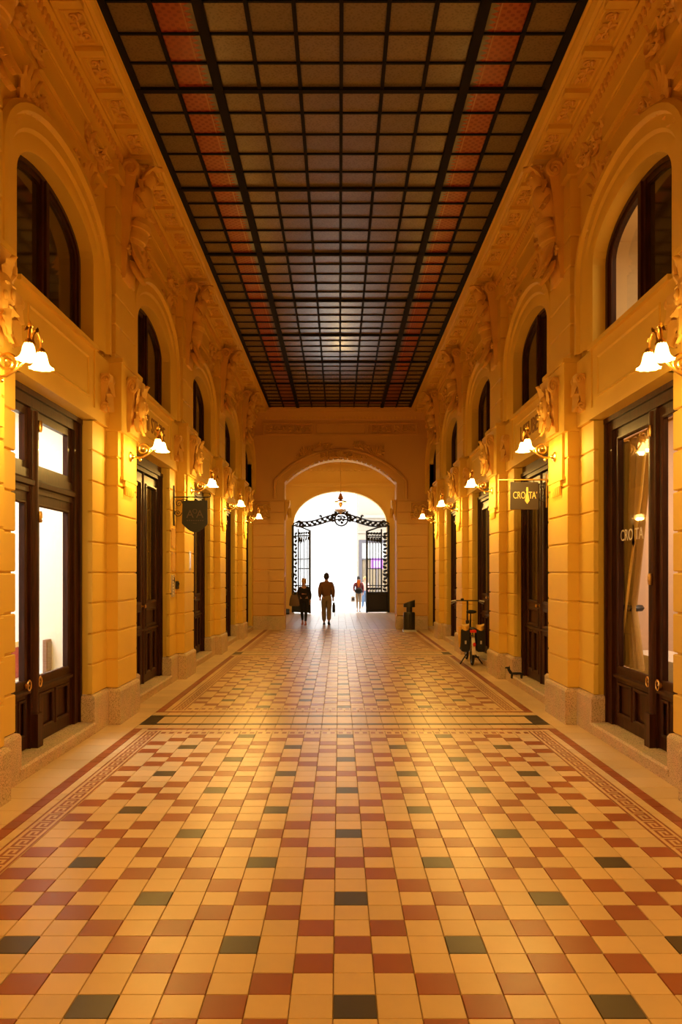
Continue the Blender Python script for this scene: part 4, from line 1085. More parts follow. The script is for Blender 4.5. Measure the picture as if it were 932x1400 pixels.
def txt(body, size, mt, parent, loc, sp=1.0):
    o = link('lettering', text_mesh(body, size, mt, 0.002, spacing=sp), parent); o.matrix_local = Matrix.Translation(loc) @ Matrix.Rotation(PI/2, 4, 'X'); o['kind'] = 'stuff'; return o
txt('A', 0.17, 'sign_letter_dim', board, (cx-0.075,-0.018,-0.245)); txt('A', 0.17, 'sign_letter_dim', board, (cx+0.075,-0.018,-0.245)); txt('O', 0.10, 'sign_letter_dim', board, (cx,-0.018,-0.20))
m = MB()
for i in range(8): m.box(cx-0.125+i*0.034, cx-0.125+i*0.034+0.017, -0.018, -0.015, -0.345, -0.332)
for i in range(3): m.box(cx-0.03+i*0.022, cx-0.03+i*0.022+0.012, -0.018, -0.015, -0.385, -0.376)
m.obj('small_print', 'sign_letter_dim', board, kind='stuff')
for q in (-0.12, 0.12):
    m = MB(); m.tube([(cx+q,0,0.02),(cx+q,0,-0.035)], 0.006, 5); m.obj('hanger', 'iron', t)

t = thing('square_sign', 'brown square hanging shop sign with gold lettering, right wall', 'sign', at(1, 0.0, 9.95, 2.80), PI)
m = MB(); m.tube([(-0.02,0,0.03),(0.62,0,0.03)], 0.011, 6); m.tube([(0.015,0,0.10),(0.015,0,-0.32)], 0.010, 6); m.obj('bracket', 'old_brass', t)
for c_, sg_, r_ in (((0.07,0,-0.06),1,0.055),((0.06,0,-0.2),-1,0.05)):
    m = MB(); spiral(m, c_, (1,0,0), (0,0,sg_), r_, 1.5, 0.007); m.obj('scroll_iron', 'iron', t, smooth=50)
sx = 0.295; hw = 0.175
m = MB(); m.box(sx-hw, sx+hw, -0.012, 0.012, -0.345, -0.0); board = m.obj('sign_board', 'sign_brown', t)
def txt2(body, size, loc, sp=0.9):
    o = link('lettering', text_mesh(body, size, 'sign_letter', 0.002, spacing=sp), board); o.matrix_local = Matrix.Translation(loc) @ Matrix.Rotation(PI, 4, 'Z') @ Matrix.Rotation(PI/2, 4, 'X') @ Matrix.Diagonal((0.62,1,1,1)); o['kind'] = 'stuff'
txt2('CRO', 0.125, (sx+0.066, 0.015, -0.17), 0.95); txt2('TA', 0.125, (sx-0.098, 0.015, -0.17), 0.9); txt2('®', 0.035, (sx-0.152, 0.015, -0.135))
m = MB(lambda a,b,c: (sx-0.034-a*0.85, c, -0.165+b*1.0)); m.prism(tie_poly, 0.012, 0.017); m.obj('tie_emblem', 'sign_letter', board)
for q in (-0.12, 0.12):
    m = MB(); m.tube([(sx+q,0,0.03),(sx+q,0,-0.005)], 0.006, 5); m.obj('hanger', 'iron', t)

def plaque(name, lab, cat, loc, w, h, mt, th=0.012):
    t = thing(name, lab, cat, loc)
    m = MB(); m.bbox(0, th, -w/2, w/2, -h/2, h/2, 0.004); m.obj('plate', mt, t)
    for a in (-1,1):
        for b in (-1,1):
            k = MB(); k.lathe([(0.008,0),(0.008,th+0.006)], (0,a*(w/2-0.02),b*(h/2-0.02)), 8, 'x'); k.obj('screw', 'steel', t)
yl = YP[2]
plaque('glass_plaque', 'narrow glossy white plaque on the third left pier', 'plaque', at(-1, PP, yl+0.02, 1.86), 0.13, 0.30, 'plaque_white')
plaque('clear_plaque', 'upper of two clear plates on the flank of the third left pier', 'plaque', at(-1, 0.0, yl-0.66, 2.19), 0.26, 0.30, 'plaque_clear')
plaque('clear_plaque', 'lower of two clear plates on the flank of the third left pier, above the intercom', 'plaque', at(-1, 0.0, yl-0.66, 1.83), 0.26, 0.30, 'plaque_clear')
t = thing('intercom', 'silver intercom panel on the flank of the third left pier', 'intercom', at(-1, 0.0, yl-0.70, 1.46))
m = MB(); m.bbox(0,0.02,-0.10,0.10,-0.17,0.17,0.005); m.obj('panel', 'chrome_white', t)
for i in range(6):
    m = MB(); m.box(0.02,0.026,-0.06,-0.02,-0.13+i*0.045,-0.105+i*0.045); m.obj('button', 'plaque_white', t)
m = MB(); m.box(0.02,0.024,0.01,0.07,0.05,0.13); m.obj('speaker_grille', 'iron', t)
t = thing('key_box', 'small black key box beside the silver intercom', 'box', at(-1, 0.0, yl-0.45, 1.47))
m = MB(); m.bbox(0,0.045,-0.035,0.035,-0.06,0.06,0.008); m.obj('case', 'black_plastic', t); m = MB(); m.lathe([(0.018,0.045),(0.018,0.055)], (0,0,0.02), 10, 'x'); m.obj('dial', 'iron', t)
# dog-shaped boot scraper on the right threshold
t = thing('boot_scraper', 'small black dog-shaped iron boot scraper on the right doorstep', 'boot scraper', (2.60, 11.50, 0.122))
m = MB()
m.ball((-0.02,0,0.10), 0.03, 8, 6, (3.4,0.8,0.9)); m.tube([(-0.10,0,0.11),(-0.13,0,0.17),(-0.135,0,0.20)], [0.026,0.022,0.02], 8); m.ball((-0.15,0,0.215), 0.026, 8, 6, (1.6,0.8,0.8)); m.tube([(-0.125,0.012,0.23),(-0.115,0.014,0.255)], [0.010,0.003], 5); m.tube([(0.07,0,0.115),(0.11,0,0.16)], [0.009,0.005], 5)
m.obj('dog_body', 'iron', t, smooth=60)
for x in (-0.085,0.055):
    for y in (-0.018,0.018):
        k = MB(); k.tube([(x,y,0.10),(x-0.005,y,0.0)], [0.014,0.010], 6); k.obj('leg', 'iron', t)
t.scale = (1.0,1.0,0.72)

# ================================================================== LITTER BIN
t = thing('litter_bin', 'black pedestal litter bin with a hooded top before the right of the end arch', 'bin', (2.00, 22.55, 0))
m = MB(); m.box(-0.19,0.19,-0.17,0.17,0,0.05); m.obj('base_plate', 'steel', t)
m = MB(); m.lathe([(0.155,0.05),(0.165,0.08),(0.165,0.50),(0.155,0.545)], (0,0,0), 20); m.obj('drum', 'bin_paint', t, smooth=40)
m = MB(); m.lathe([(0.085,0.545),(0.085,0.70)], (0,0,0), 14); m.obj('neck', 'bin_paint', t, smooth=40)
m = MB(); m.rings([[(0.165*math.cos(a), 0.165*math.sin(a), z+k*0.12*math.cos(a)) for a in [2*PI*i/20 for i in range(20)]] for z, k in ((0.69,0),(0.72,0),(0.82,0.45),(0.84,0.5))]); m.obj('hood', 'bin_paint', t, smooth=35)
m = MB(); m.box(-0.03,0.03,-0.172,-0.15,0.10,0.50); m.obj('door_strip', 'iron', t)

# ================================================================== BICYCLE
t = thing('bicycle', 'small-wheeled bicycle with black panniers parked by the right wall', 'bicycle', (2.385, 14.18, 0), -0.06)
WR = 0.262; WB = 0.98
def wheel(yc, nm):
    m = MB(); n = 28
    m.rings([[(0.022*math.cos(b), yc+(WR-0.022+0.022*math.sin(b))*math.cos(a), WR+(WR-0.022+0.022*math.sin(b))*math.sin(a)) for b in [2*PI*k/8 for k in range(8)]] for a in [2*PI*i/n for i in range(n+1)]], True, False, False)
    w = m.obj(nm, 'rubber', t, smooth=60)
    m = MB(); m.rings([[(x, yc+r*math.cos(a), WR+r*math.sin(a)) for x, r in ((-0.012,WR-0.045),(0.012,WR-0.045),(0.012,WR-0.06),(-0.012,WR-0.06))] for a in [2*PI*i/n for i in range(n+1)]], True, False, False); m.obj('rim', 'steel', w)
    m = MB()
    for i in range(20):
        a = 2*PI*i/20; m.tube([(0.02*(1 if i%2 else -1), yc, WR), (0, yc+(WR-0.05)*math.cos(a), WR+(WR-0.05)*math.sin(a))], 0.0016, 3)
    m.obj('spoke', 'steel', w, kind='stuff')
    m = MB(); m.lathe([(0.022,-0.05),(0.022,0.05)], (0,yc,WR), 10, 'x'); m.obj('hub', 'steel', w)
wheel(0, 'rear_wheel'); wheel(WB, 'front_wheel')
m = MB()
seat_top = (0,0.28,0.80); bb = (0,0.40,0.27); head = (0,0.86,0.62); headlow = (0,0.885,0.52)
m.tube([bb, headlow], 0.022, 8); m.tube([bb, seat_top], 0.018, 8); m.tube([headlow, (0,0.845,0.68)], 0.02, 8)
for x in (-0.06,0.06): m.tube([(x*0.4,0.37,0.27),(x,0.05,WR),(x,0,WR)], 0.009, 6); m.tube([(x*0.3,0.31,0.66),(x,0,WR)], 0.008, 6); m.tube([(0,0.89,0.50),(x*0.8,0.92,0.46),(x*0.8,WB,WR)], 0.010, 6)
m.obj('frame', 'black_plastic', t, smooth=50)
m = MB(); m.tube([(0,0.845,0.66),(0,0.82,1.13)], 0.016, 8); m.box(-0.03,0.03,0.80,0.86,0.70,0.76); m.obj('stem', 'black_plastic', t)
m = MB(); m.tube([(-0.30,0.76,1.12),(-0.2,0.80,1.135),(0,0.82,1.135),(0.2,0.80,1.135),(0.30,0.76,1.12)], 0.011, 8); hb = m.obj('handlebar', 'iron', t, smooth=60)
for q in (-1,1):
    m = MB(); m.tube([(q*0.22,0.79,1.133),(q*0.31,0.755,1.118)], 0.017, 8); m.obj('grip', 'steel', hb)
    m = MB(); m.tube([(q*0.20,0.80,1.13),(q*0.24,0.86,1.10),(q*0.31,0.85,1.07)], 0.006, 5); m.obj('brake_lever', 'steel', hb)
m = MB(); m.ball((-0.10,0.80,1.16), 0.025, 8, 5, (1.4,1,0.8)); m.obj('bell', 'iron', hb, smooth=60)
m = MB(); m.tube([seat_top, (0,0.24,0.93)], 0.013, 8); m.obj('seat_post', 'black_plastic', t)
m = MB(); m.rings([[(w*math.cos(a), y, 0.955+h*math.sin(a)) for a in [2*PI*i/10 for i in range(10)]] for y, w, h in ((0.08,0.05,0.02),(0.11,0.095,0.035),(0.18,0.09,0.035),(0.26,0.045,0.028),(0.36,0.02,0.02))]); m.obj('saddle', 'rubber', t, smooth=60)
m = MB(); m.box(-0.06,0.06,-0.16,0.26,0.655,0.67); m.tube([(-0.06,-0.1,0.66),(-0.06,0,WR)], 0.006, 5); m.tube([(0.06,-0.1,0.66),(0.06,0,WR)], 0.006, 5); m.obj('rack', 'iron', t)
for q in (-1,1):
    m = MB(); x0, x1 = (0.065, 0.205) if q > 0 else (-0.205,-0.065)
    m.rings([[(x0+i_, -0.20+j_, z), (x1-i_, -0.20+j_, z), (x1-i_, 0.16-j_, z), (x0+i_, 0.16-j_, z)] for z, i_, j_ in ((0.26,0.02,0.03),(0.28,0,0),(0.63,0,0),(0.66,0.02,0.02))]); pn = m.obj('pannier', 'cloth_black', t)
    m = MB(); xm = (x0+x1)/2; m.rings([[(xm+(x1-x0)*0.56*math.cos(a), -0.02+0.20*math.sin(a), z+0.02*math.cos(a*2)) for a in [2*PI*i/12 for i in range(12)]] for z in (0.655,0.70,0.73)]); m.obj('rain_cover', 'yellow_cover', pn, smooth=60)
    m = MB(); m.box(xm-0.015,xm+0.015,-0.207,-0.199,0.40,0.46); m.obj('buckle', 'steel', pn)
m = MB(); m.tube([(-0.22,-0.05,0.70),(-0.225,-0.05,0.5),(-0.225,-0.02,0.33)], [0.035,0.03,0.012], 7); m.obj('hanging_cover', 'yellow_cover', t, smooth=60)
m = MB(); rows = []
for i in range(10):
    a = PI*(0.45+0.60*i/9); r = WR+0.03
    rows.append([(x, r2*math.cos(a), WR+r2*math.sin(a)) for x, r2 in ((-0.032,r-0.012),(0,r),(0.032,r-0.012),(0.03,r-0.016),(0,r-0.006),(-0.03,r-0.016))])
m.rings(rows); m.obj('mudguard', 'cream_guard', t, smooth=60)
m = MB(); m.box(-0.055,0.055,-0.185,-0.165,0.60,0.65); m.obj('rack_reflector', 'red_reflector', t)
m = MB(); m.ball((0.01,-0.285,0.40), 0.028, 8, 6, (1,0.5,1.3)); m.obj('guard_reflector', 'red_reflector', t, smooth=60)
m = MB(); m.tube([(0,0.32,0.27),(-0.12,0.20,0.12),(-0.20,0.12,0.012)], 0.012, 6); m.tube([(0,0.32,0.27),(0.12,0.20,0.12),(0.20,0.12,0.012)], 0.012, 6); m.obj('kickstand', 'iron', t)
m = MB(); m.lathe([(0.085,-0.004),(0.085,0.004)], (0.06,0.40,0.27), 18, 'x'); m.tube([(0.07,0.40,0.27),(0.075,0.40,0.11)], 0.009, 6); m.tube([(-0.07,0.40,0.27),(-0.075,0.40,0.43)], 0.009, 6); m.tube([(-0.08,0.40,0.27),(0.08,0.40,0.27)], 0.012, 6); cr = m.obj('crank', 'steel', t)
for x, z in ((0.12,0.11),(-0.12,0.43)):
    m = MB(); m.box(x-0.045,x+0.045,0.36,0.44,z-0.012,z+0.012); m.obj('pedal', 'black_plastic', cr)

# ================================================================== PASSAGE LANTERN
t = thing('hanging_lantern', 'brass hanging lantern on a long rod before the street arch', 'lantern', (0.05, 27.5, 6.3))
zb = -6.3
m = MB(); m.tube([(0,0,0),(0,0,4.42+zb)], 0.012, 6); m.obj('rod', 'old_brass', t)
m = MB(); m.lathe([(0.10,-0.03),(0.10,0)], (0,0,0), 14); m.obj('ceiling_rose', 'old_brass', t)
m = MB(); m.lathe([(0.03,4.44+zb),(0.07,4.34+zb),(0.10,4.26+zb),(0.06,4.22+zb),(0.03,4.20+zb)], (0,0,0), 14); m.obj('crown', 'old_brass', t, smooth=40)
m = MB(); m.lathe([(0.04,4.20+zb),(0.20,4.17+zb),(0.23,4.13+zb),(0.19,4.12+zb)], (0,0,0), 18); m.obj('cap', 'old_brass', t, smooth=40)
m = MB(); m.lathe([(0.19,4.12+zb),(0.21,3.98+zb),(0.19,3.86+zb)], (0,0,0), 18); m.obj('lantern_glass', 'clear_glass', t, smooth=60)
m = MB(); m.lathe([(0.015,3.95+zb),(0.07,4.06+zb),(0.05,4.10+zb),(0.02,4.13+zb)], (0,0,0), 12); m.obj('bulb_holder', 'old_brass', t, smooth=40)
m = MB(); m.lathe([(0.20,3.87+zb),(0.22,3.84+zb),(0.12,3.80+zb),(0.03,3.75+zb),(0.02,3.70+zb)], (0,0,0), 18); m.obj('bottom_ring', 'old_brass', t, smooth=40)
bl = bpy.data.lights.new('lantern_bulb', 'POINT'); bl.energy = 480; bl.color = LAMP_COL; bl.shadow_soft_size = 0.05; link('lantern_bulb', bl, t, (0,0,4.0+zb))

# ================================================================== IRON GATE (leaves folded back) AND OVERTHROW
GY = YS-0.32
def gate_leaf(name, label, hx, w, ang, mirror):
    t = thing(name, label, 'gate', (hx, GY, 0), ang, 'wrought iron gate leaves')
    q = -1 if mirror else 1           # leaf extends along local +x*q
    m = MB(); zt = 3.66
    m.tube([(0,0,0.02),(0,0,zt)], 0.05, 8); m.tube([(q*w,0,0.02),(q*w,0,3.42)], 0.045, 8)
    m.tube([(0,0,zt),(q*w*0.5,0,zt-0.10),(q*w,0,3.40)], 0.032, 6); m.tube([(0,0,0.86),(q*w,0,0.86)], 0.03, 6); m.tube([(0,0,3.2),(q*w,0,3.2)], 0.028, 6)
    m.tube([(q*w*0.33,0,0.86),(q*w*0.33,0,3.5)], 0.032, 6); m.tube([(0,0,2.25),(q*w,0,2.25)], 0.02, 6); m.tube([(0,0,1.15),(q*w,0,1.15)], 0.02, 6); m.tube([(q*w*.33,0,1.85),(q*w,0,1.85)], 0.02, 6)
    m.obj('gate_frame', 'iron', t, smooth=50)
    m = MB(); m.box(min(0,q*w), max(0,q*w), -0.012, 0.012, 0.04, 0.84); bp = m.obj('kick_panel', 'iron', t)
    m = MB(); 
    a, b = sorted((q*0.05, q*(w-0.05)))
    T_ = MB(lambda x, y, z: (y, -0.012-x, z)); ring_frame(T_, a, b, 0.10, 0.78, 0.04, 0, 0.012); T_.obj('panel_moulding', 'iron', bp)
    nb = max(3, int(w*0.67/0.11))
    for i in range(1, nb):
        x = q*w*(0.33+0.67*i/nb); m = MB(); m.tube([(x,0,0.86),(x,0,3.2+0.15*(1-i/nb))], 0.019, 5); m.obj('bar', 'iron', t)
    for i in range(16):
        z = 0.95+i*0.155; m = MB(); r = w*0.085; sg = 1 if i % 2 else -1
        spiral(m, (q*w*0.165, 0, z), (sg,0,0), (0,0,1), r, 1.3, 0.024, seg=4, steps=9); leaf(m, (q*w*0.165,0,z), (sg*0.8,-0.1,0.7), (0,-1,0), r*2.0, r*1.0, 0.1, 2, 3); m.obj('scroll', 'iron', t)
    for i in range(5):
        x = q*w*(0.40+0.13*i); m = MB(); spiral(m, (x,0,3.30), (1,0,0), (0,0,1), 0.06, 1.2, 0.024, seg=4, steps=9); leaf(m, (x,0,3.15), (0,-0.1,-1), (0,-1,0), 0.30-0.03*i, 0.09, 0.1, 2, 4); m.obj('swag', 'iron', t)
        m = MB(); spiral(m, (x,0,1.0), (1,0,0), (0,0,1), 0.055, 1.2, 0.022, seg=4, steps=9); m.obj('scroll', 'iron', t)
    m = MB(); m.box(q*0.04-0.07, q*0.04+0.07, -0.06, -0.01, 1.48, 1.66); m.obj('lock_box', 'iron', t)
    return t
gate_leaf('gate_leaf', 'left wrought iron gate leaf with a solid foot panel', C-1.97, 1.00, -0.75, False)
gate_leaf('gate_leaf', 'right wrought iron gate leaf with a solid foot panel', C+2.02, 0.92, 0.15, True)
t = thing('gate_overthrow', 'wrought iron scrolled overthrow with round medallion above the gate', 'gate', (C+0.05, GY+0.16, 3.3))
def ov(x, off): return 3.62 - 3.3 + 0.30*(0.5+0.5*math.cos(PI*min(1,abs(x)/1.5))) + off
for off, nm in ((0.0,'lower_rail'),(0.24,'upper_rail')):
    m = MB(); m.tube([(x,0,ov(x, off*(1-0.12*abs(x)))) for x in [-1.9+3.8*i/40 for i in range(41)]], 0.034, 6); m.obj(nm, 'iron', t, smooth=60)
m = MB(); n = 24; m.tube([(0.27*math.cos(2*PI*i/n),0,0.62+0.27*math.sin(2*PI*i/n)) for i in range(n+1)], 0.036, 6); m.obj('medallion_ring', 'iron', t, smooth=60)
m = MB()
for i, (x, z, r, sg) in enumerate(((0.0,0.70,0.09,1),(-0.09,0.60,0.07,-1),(0.09,0.58,0.07,1),(0.02,0.50,0.06,-1),(-0.12,0.73,0.05,1),(0.13,0.72,0.05,-1))): spiral(m, (x,-0.015,z), (1,0,0), (0,0,sg), r, 1.3, 0.026, seg=4, steps=9)
m.obj('monogram', 'iron', t, kind='stuff')
for i in range(11):
    a = PI*(-0.05+1.1*i/10)
    m = MB(); leaf(m, (0.28*math.cos(a),0,0.62+0.28*math.sin(a)), (math.cos(a),-0.1,math.sin(a)), (0,-1,0), 0.19, 0.12, 0.1, 2, 4); m.obj('leaf', 'iron', t)
for i in range(13):
    for q in (-1,1):
        x = q*(0.40+i*0.108); m = MB(); sg = 1 if i % 2 else -1; zc = ov(x, 0.115)
        leaf(m, (x,0,zc-0.03), (q*0.7,-0.05,sg*0.6), (0,-1,0), 0.15, 0.095, 0.1, 2, 4); leaf(m, (x,0,zc), (-q*0.3,-0.05,-sg), (0,-1,0), 0.12, 0.085, 0.1, 2, 4); m.obj('leaf', 'iron', t)
for q in (-1,1):
    m = MB(); spiral(m, (q*0.42,0,ov(0.42,0.12)), (q,0,0), (0,0,1), 0.12, 1.6, 0.028, seg=5); m.obj('scroll', 'iron', t)
    m = MB(); spiral(m, (q*0.86,0,ov(0.86,0.30)), (q,0,0), (0,0,1), 0.07, 1.1, 0.026, seg=5); m.obj('scroll', 'iron', t)
    for k in range(3):
        m = MB(); spiral(m, (q*(1.62+k*0.14),0,0.36+0.10*(k==1)+0.02*k), (q,0,0), (0,0,1), 0.10, 1.5, 0.028, seg=5); m.obj('scroll', 'iron', t)

# ================================================================== STREET OUTSIDE
g = MB(); g.box(-30, 30, YS+0.4, 70, -0.1, -0.005); g.obj('floor_street', 'street', kind='structure', label='pale paved street outside the arch')
FY = 46.0
t = thing('shop_building', 'pale cream building across the street with a grey framed shop window', 'building', (6.2, FY, 0))
m = MB(); m.box(-5.1,6,0,4,0,9); m.obj('wall', 'facade_cream', t)
for z0, z1, d in ((4.85,5.02,0.5),(4.70,4.85,0.3),(4.0,4.1,0.12)):
    m = MB(); m.box(-5.2,6,-d,0,z0,z1); m.obj('cornice', 'facade_cream', t)
m = MB(); x = -5.0
while x < 2: m.box(x,x+0.16,-0.28,0,4.55,4.70); x += 0.32
m.obj('dentil', 'facade_cream', t, kind='stuff')
m = MB(); m.box(-5.05,-4.87,-0.12,0,0.0,3.6); m.box(-4.87,-1.2,-0.12,0,3.42,3.6); m.box(-4.87,-1.2,-0.10,0,2.45,2.53); m.box(-1.38,-1.2,-0.12,0,0,3.42); m.box(-4.87,-1.38,-0.1,0,0,0.35); sf = m.obj('shopfront_frame', 'shop_frame_grey', t)
m = MB(); m.box(-4.87,-1.38,-0.02,-0.005,0.35,2.45); m.obj('display', 'shop_inside', t)
m = MB(); m.box(-4.87,-1.38,-0.06,-0.05,0.35,3.42); m.obj('glass_pane', 'clear_glass', sf)
m = MB(); m.box(-4.87,-1.38,-0.03,-0.015,2.53,3.42); m.obj('fanlight_blind', 'facade_white', t)
t = thing('white_building', 'overexposed white building across the street on the left', 'building', (-6.0, FY+3.0, 0))
m = MB(); m.box(-14,6.9,0,4,0,11); m.obj('wall', 'facade_white', t)
for i in range(4):
    m = MB(); m.box(-5.2+i*3.0,-4.0+i*3.0,-0.04,0.0,3.0,5.2); m.obj('window', 'facade_white', t)
m = MB(); m.box(-14,6.9,-0.1,0,2.5,2.6); m.obj('string_course', 'facade_white', t)
t = thing('purple_shop_sign', 'purple projecting street sign seen through the right gate leaf', 'sign', (1.98, 41.5, 2.17))
m = MB(); m.box(-0.30,0.30,-0.05,0.05,-0.28,0.28); sb = m.obj('sign_box', 'purple_sign', t)
for q in (-0.13,0.0,0.13):
    m = MB(); m.box(q-0.025,q+0.025,-0.056,-0.05,-0.18,0.12); m.obj('stroke', 'facade_white', sb)
m = MB(); m.tube([(0.0,0,-0.28),(0.0,0,-2.16)], 0.03, 8); m.obj('post', 'shop_frame_grey', t)

# ================================================================== PEOPLE
def skin_mesh(name, verts, edges, radii, matn, parent, root=0, sub=1):
    me = bpy.data.meshes.new(name); bm = bmesh.new(); lay = bm.verts.layers.skin.verify(); vs = []
    for v, r in zip(verts, radii):
        q = bm.verts.new(v); q[lay].radius = r if isinstance(r, tuple) else (r, r); vs.append(q)
    vs[root][lay].use_root = True
    for a, b in edges: bm.edges.new((vs[a], vs[b]))
    bm.to_mesh(me); bm.free()
    tmp = bpy.data.objects.new(name, me); COL.objects.link(tmp)
    md = tmp.modifiers.new('s', 'SKIN'); md.use_smooth_shade = True
    if sub: sd = tmp.modifiers.new('d', 'SUBSURF'); sd.levels = sub; sd.render_levels = sub
    dg = bpy.context.evaluated_depsgraph_get(); dg.update()
    nm = bpy.data.meshes.new_from_object(tmp.evaluated_get(dg)); bpy.data.objects.remove(tmp)
    nm.materials.clear(); nm.materials.append(MATS[matn]); nm.polygons.foreach_set('use_smooth', [True]*len(nm.polygons))
    return link(name, nm, parent)
class Graph:
    def __init__(s): s.v = []; s.e = []; s.r = []
    def add(s, p, r, link_=None):
        s.v.append(tuple(p)); s.r.append(r)
        if link_ is not None: s.e.append((link_, len(s.v)-1))
        return len(s.v)-1
    def chain(s, start, pts):
        k = start
        for p, r in pts: k = s.add(p, r, k)
        return k
def person(name, label, loc, ang, H, J, clothes):
    """J: joints for a 1.72 m body; x right, y forward, z up"""
    t = thing(name, label, 'person', loc, ang); t.scale = (H/1.72,)*3
    hip, chest, neck, headc = J['hip'], J['chest'], J['neck'], J['head']
    V = Vector
    g = Graph()
    p = g.add(hip, (0.13,0.10)); c1 = g.add((V(hip)+V(chest))/2, (0.125,0.09), p); c2 = g.add(chest, (0.12,0.095), c1); nk = g.add(neck, 0.055, c2)
    h1 = g.add(V(headc)+V((0,0.015,-0.07)), (0.062,0.075), nk); h2 = g.add(headc, (0.076,0.092), h1); g.add(V(headc)+V((0,0,0.07)), (0.062,0.075), h2)
    def arm(q):
        sh, el, wr = J['sh'+q], J['el'+q], J['wr'+q]
        k = g.chain(c2, [(V(sh)-V((0,0,0.04)), 0.048), ((V(sh)+V(el))/2, 0.045), (el, 0.038), ((V(el)+V(wr))/2, 0.036), (wr, 0.026)])
        d = (V(wr)-V(el)).normalized(); sg = 1 if q == 'R' else -1
        palm = g.chain(k, [(V(wr)+d*0.05, (0.034,0.016)), (V(wr)+d*0.085, (0.036,0.014))])
        side = V((0,1,0))
        for i, (o, L) in enumerate(((-0.030,0.062),(-0.010,0.078),(0.010,0.074),(0.030,0.058))):
            b = V(wr)+d*0.095+side*o
            g.chain(palm, [(b, 0.0095), (b+d*L*0.55+V((-sg*0.008,0,0)), 0.0088), (b+d*L+V((-sg*0.026,0,0)), 0.0075)])
        th = V(wr)+d*0.035+side*0.030
        g.chain(k+1, [(th, 0.011), (th+d*0.035+side*0.018, 0.0095), (th+d*0.062+side*0.016+V((-sg*0.01,0,0)), 0.008)])
    arm('L'); arm('R')
    def leg_(q):
        kn, an = J['kn'+q], J['an'+q]; sg = 1 if q == 'R' else -1
        hp = V(hip)+V((sg*0.085,0,-0.06))
        k = g.chain(p, [(hp, 0.085), ((hp+V(kn))/2, 0.075), (kn, 0.055), ((V(kn)*0.6+V(an)*0.4), 0.056), (an, 0.036)])
        fd = V(J.get('ft'+q, (0,1,0))); g.chain(k, [(V(an)+V((0,0,-0.05))+fd*0.06, (0.035,0.03)), (V(an)+V((0,0,-0.06))+fd*0.16, (0.038,0.022))])
    leg_('L'); leg_('R')
    body = skin_mesh('body', g.v, g.e, g.r, 'skin', t)
    # face
    hc = V(headc)
    m = MB(); m.ball(tuple(hc+V((0,0.096,-0.015))), 0.013, 8, 5, (0.8,1.3,1.5)); m.obj('nose', 'skin', body, smooth=60)
    m = MB(); m.ball(tuple(hc+V((0,0.084,-0.055))), 0.018, 8, 4, (1.3,0.5,0.35)); m.obj('mouth', 'shoe_red', body, smooth=60)
    for sg in (-1,1):
        m = MB(); m.ball(tuple(hc+V((sg*0.030,0.082,0.012))), 0.010, 8, 5, (1.3,0.6,0.7)); m.obj('eye', 'hair_dark', body, smooth=60)
        m = MB(); m.ball(tuple(hc+V((sg*0.078,0,-0.01))), 0.026, 8, 5, (0.35,0.8,1.2)); m.obj('ear', 'skin', body, smooth=60)
    # hair cap
    m = MB(); rnd = random.Random(5); rows = []; curly = clothes.get('curly', 0.0)
    for j in range(9):
        th = PI*j/8*0.62; ring = []
        for k in range(18):
            a = 2*PI*k/18; back = max(0.0, -math.sin(a)); th2 = th*(1.0+0.45*back*(1+clothes.get('long',0))) if j > 1 else th
            rr = 1.0+curly*rnd.uniform(-1,1)
            ring.append((hc.x+0.092*rr*math.sin(th2)*math.cos(a), hc.y-0.012+0.105*rr*math.sin(th2)*math.sin(a), hc.z+0.02+0.125*rr*math.cos(th2)))
        rows.append(ring)
    rows[0] = [(hc.x+0.004*math.cos(2*PI*k/18), hc.y-0.012+0.004*math.sin(2*PI*k/18), hc.z+0.147) for k in range(18)]
    m.rings(rows, True, True, False); m.obj('hair', clothes['hair'], t, smooth=70)
    # jacket
    e = clothes.get('fat', 0.02)
    g2 = Graph(); p = g2.add(V(hip)+V((0,0,clothes.get('hem',-0.02))), (0.15+e,0.12+e)); a1 = g2.add((V(hip)+V(chest))/2, (0.14+e,0.105+e), p); a2 = g2.add(chest, (0.135+e,0.11+e), a1); g2.add(V(neck)-V((0,0,0.03)), 0.062+e*0.5, a2)
    for q in 'LR':
        sh, el, wr = V(J['sh'+q]), V(J['el'+q]), V(J['wr'+q])
        g2.chain(a2, [(sh-V((0,0,0.045)), 0.058+e*0.6), ((sh+el)/2, 0.056+e*0.6), (el, 0.052+e*0.6), (el*0.4+wr*0.6, 0.046+e*0.5), (el*0.06+wr*0.94, 0.040+e*0.4)])
    skin_mesh('jacket', g2.v, g2.e, g2.r, clothes['top'], t)
    e = clothes.get('legfat', 0.012)
    g3 = Graph(); p = g3.add(V(hip), (0.14+e,0.115+e))
    g3.add(V(hip)+V((0,0,0.10)), (0.13+e,0.105+e), p)
    for q in 'LR':
        sg = 1 if q == 'R' else -1; kn, an = V(J['kn'+q]), V(J['an'+q]); hp = V(hip)+V((sg*0.085,0,-0.06))
        g3.chain(p, [(hp, 0.092+e), ((hp+kn)/2, 0.080+e), (kn, 0.062+e), (kn*0.5+an*0.5, 0.060+e), (an+V((0,0,0.02)), 0.044+e)])
    skin_mesh('trousers', g3.v, g3.e, g3.r, clothes['legs'], t)
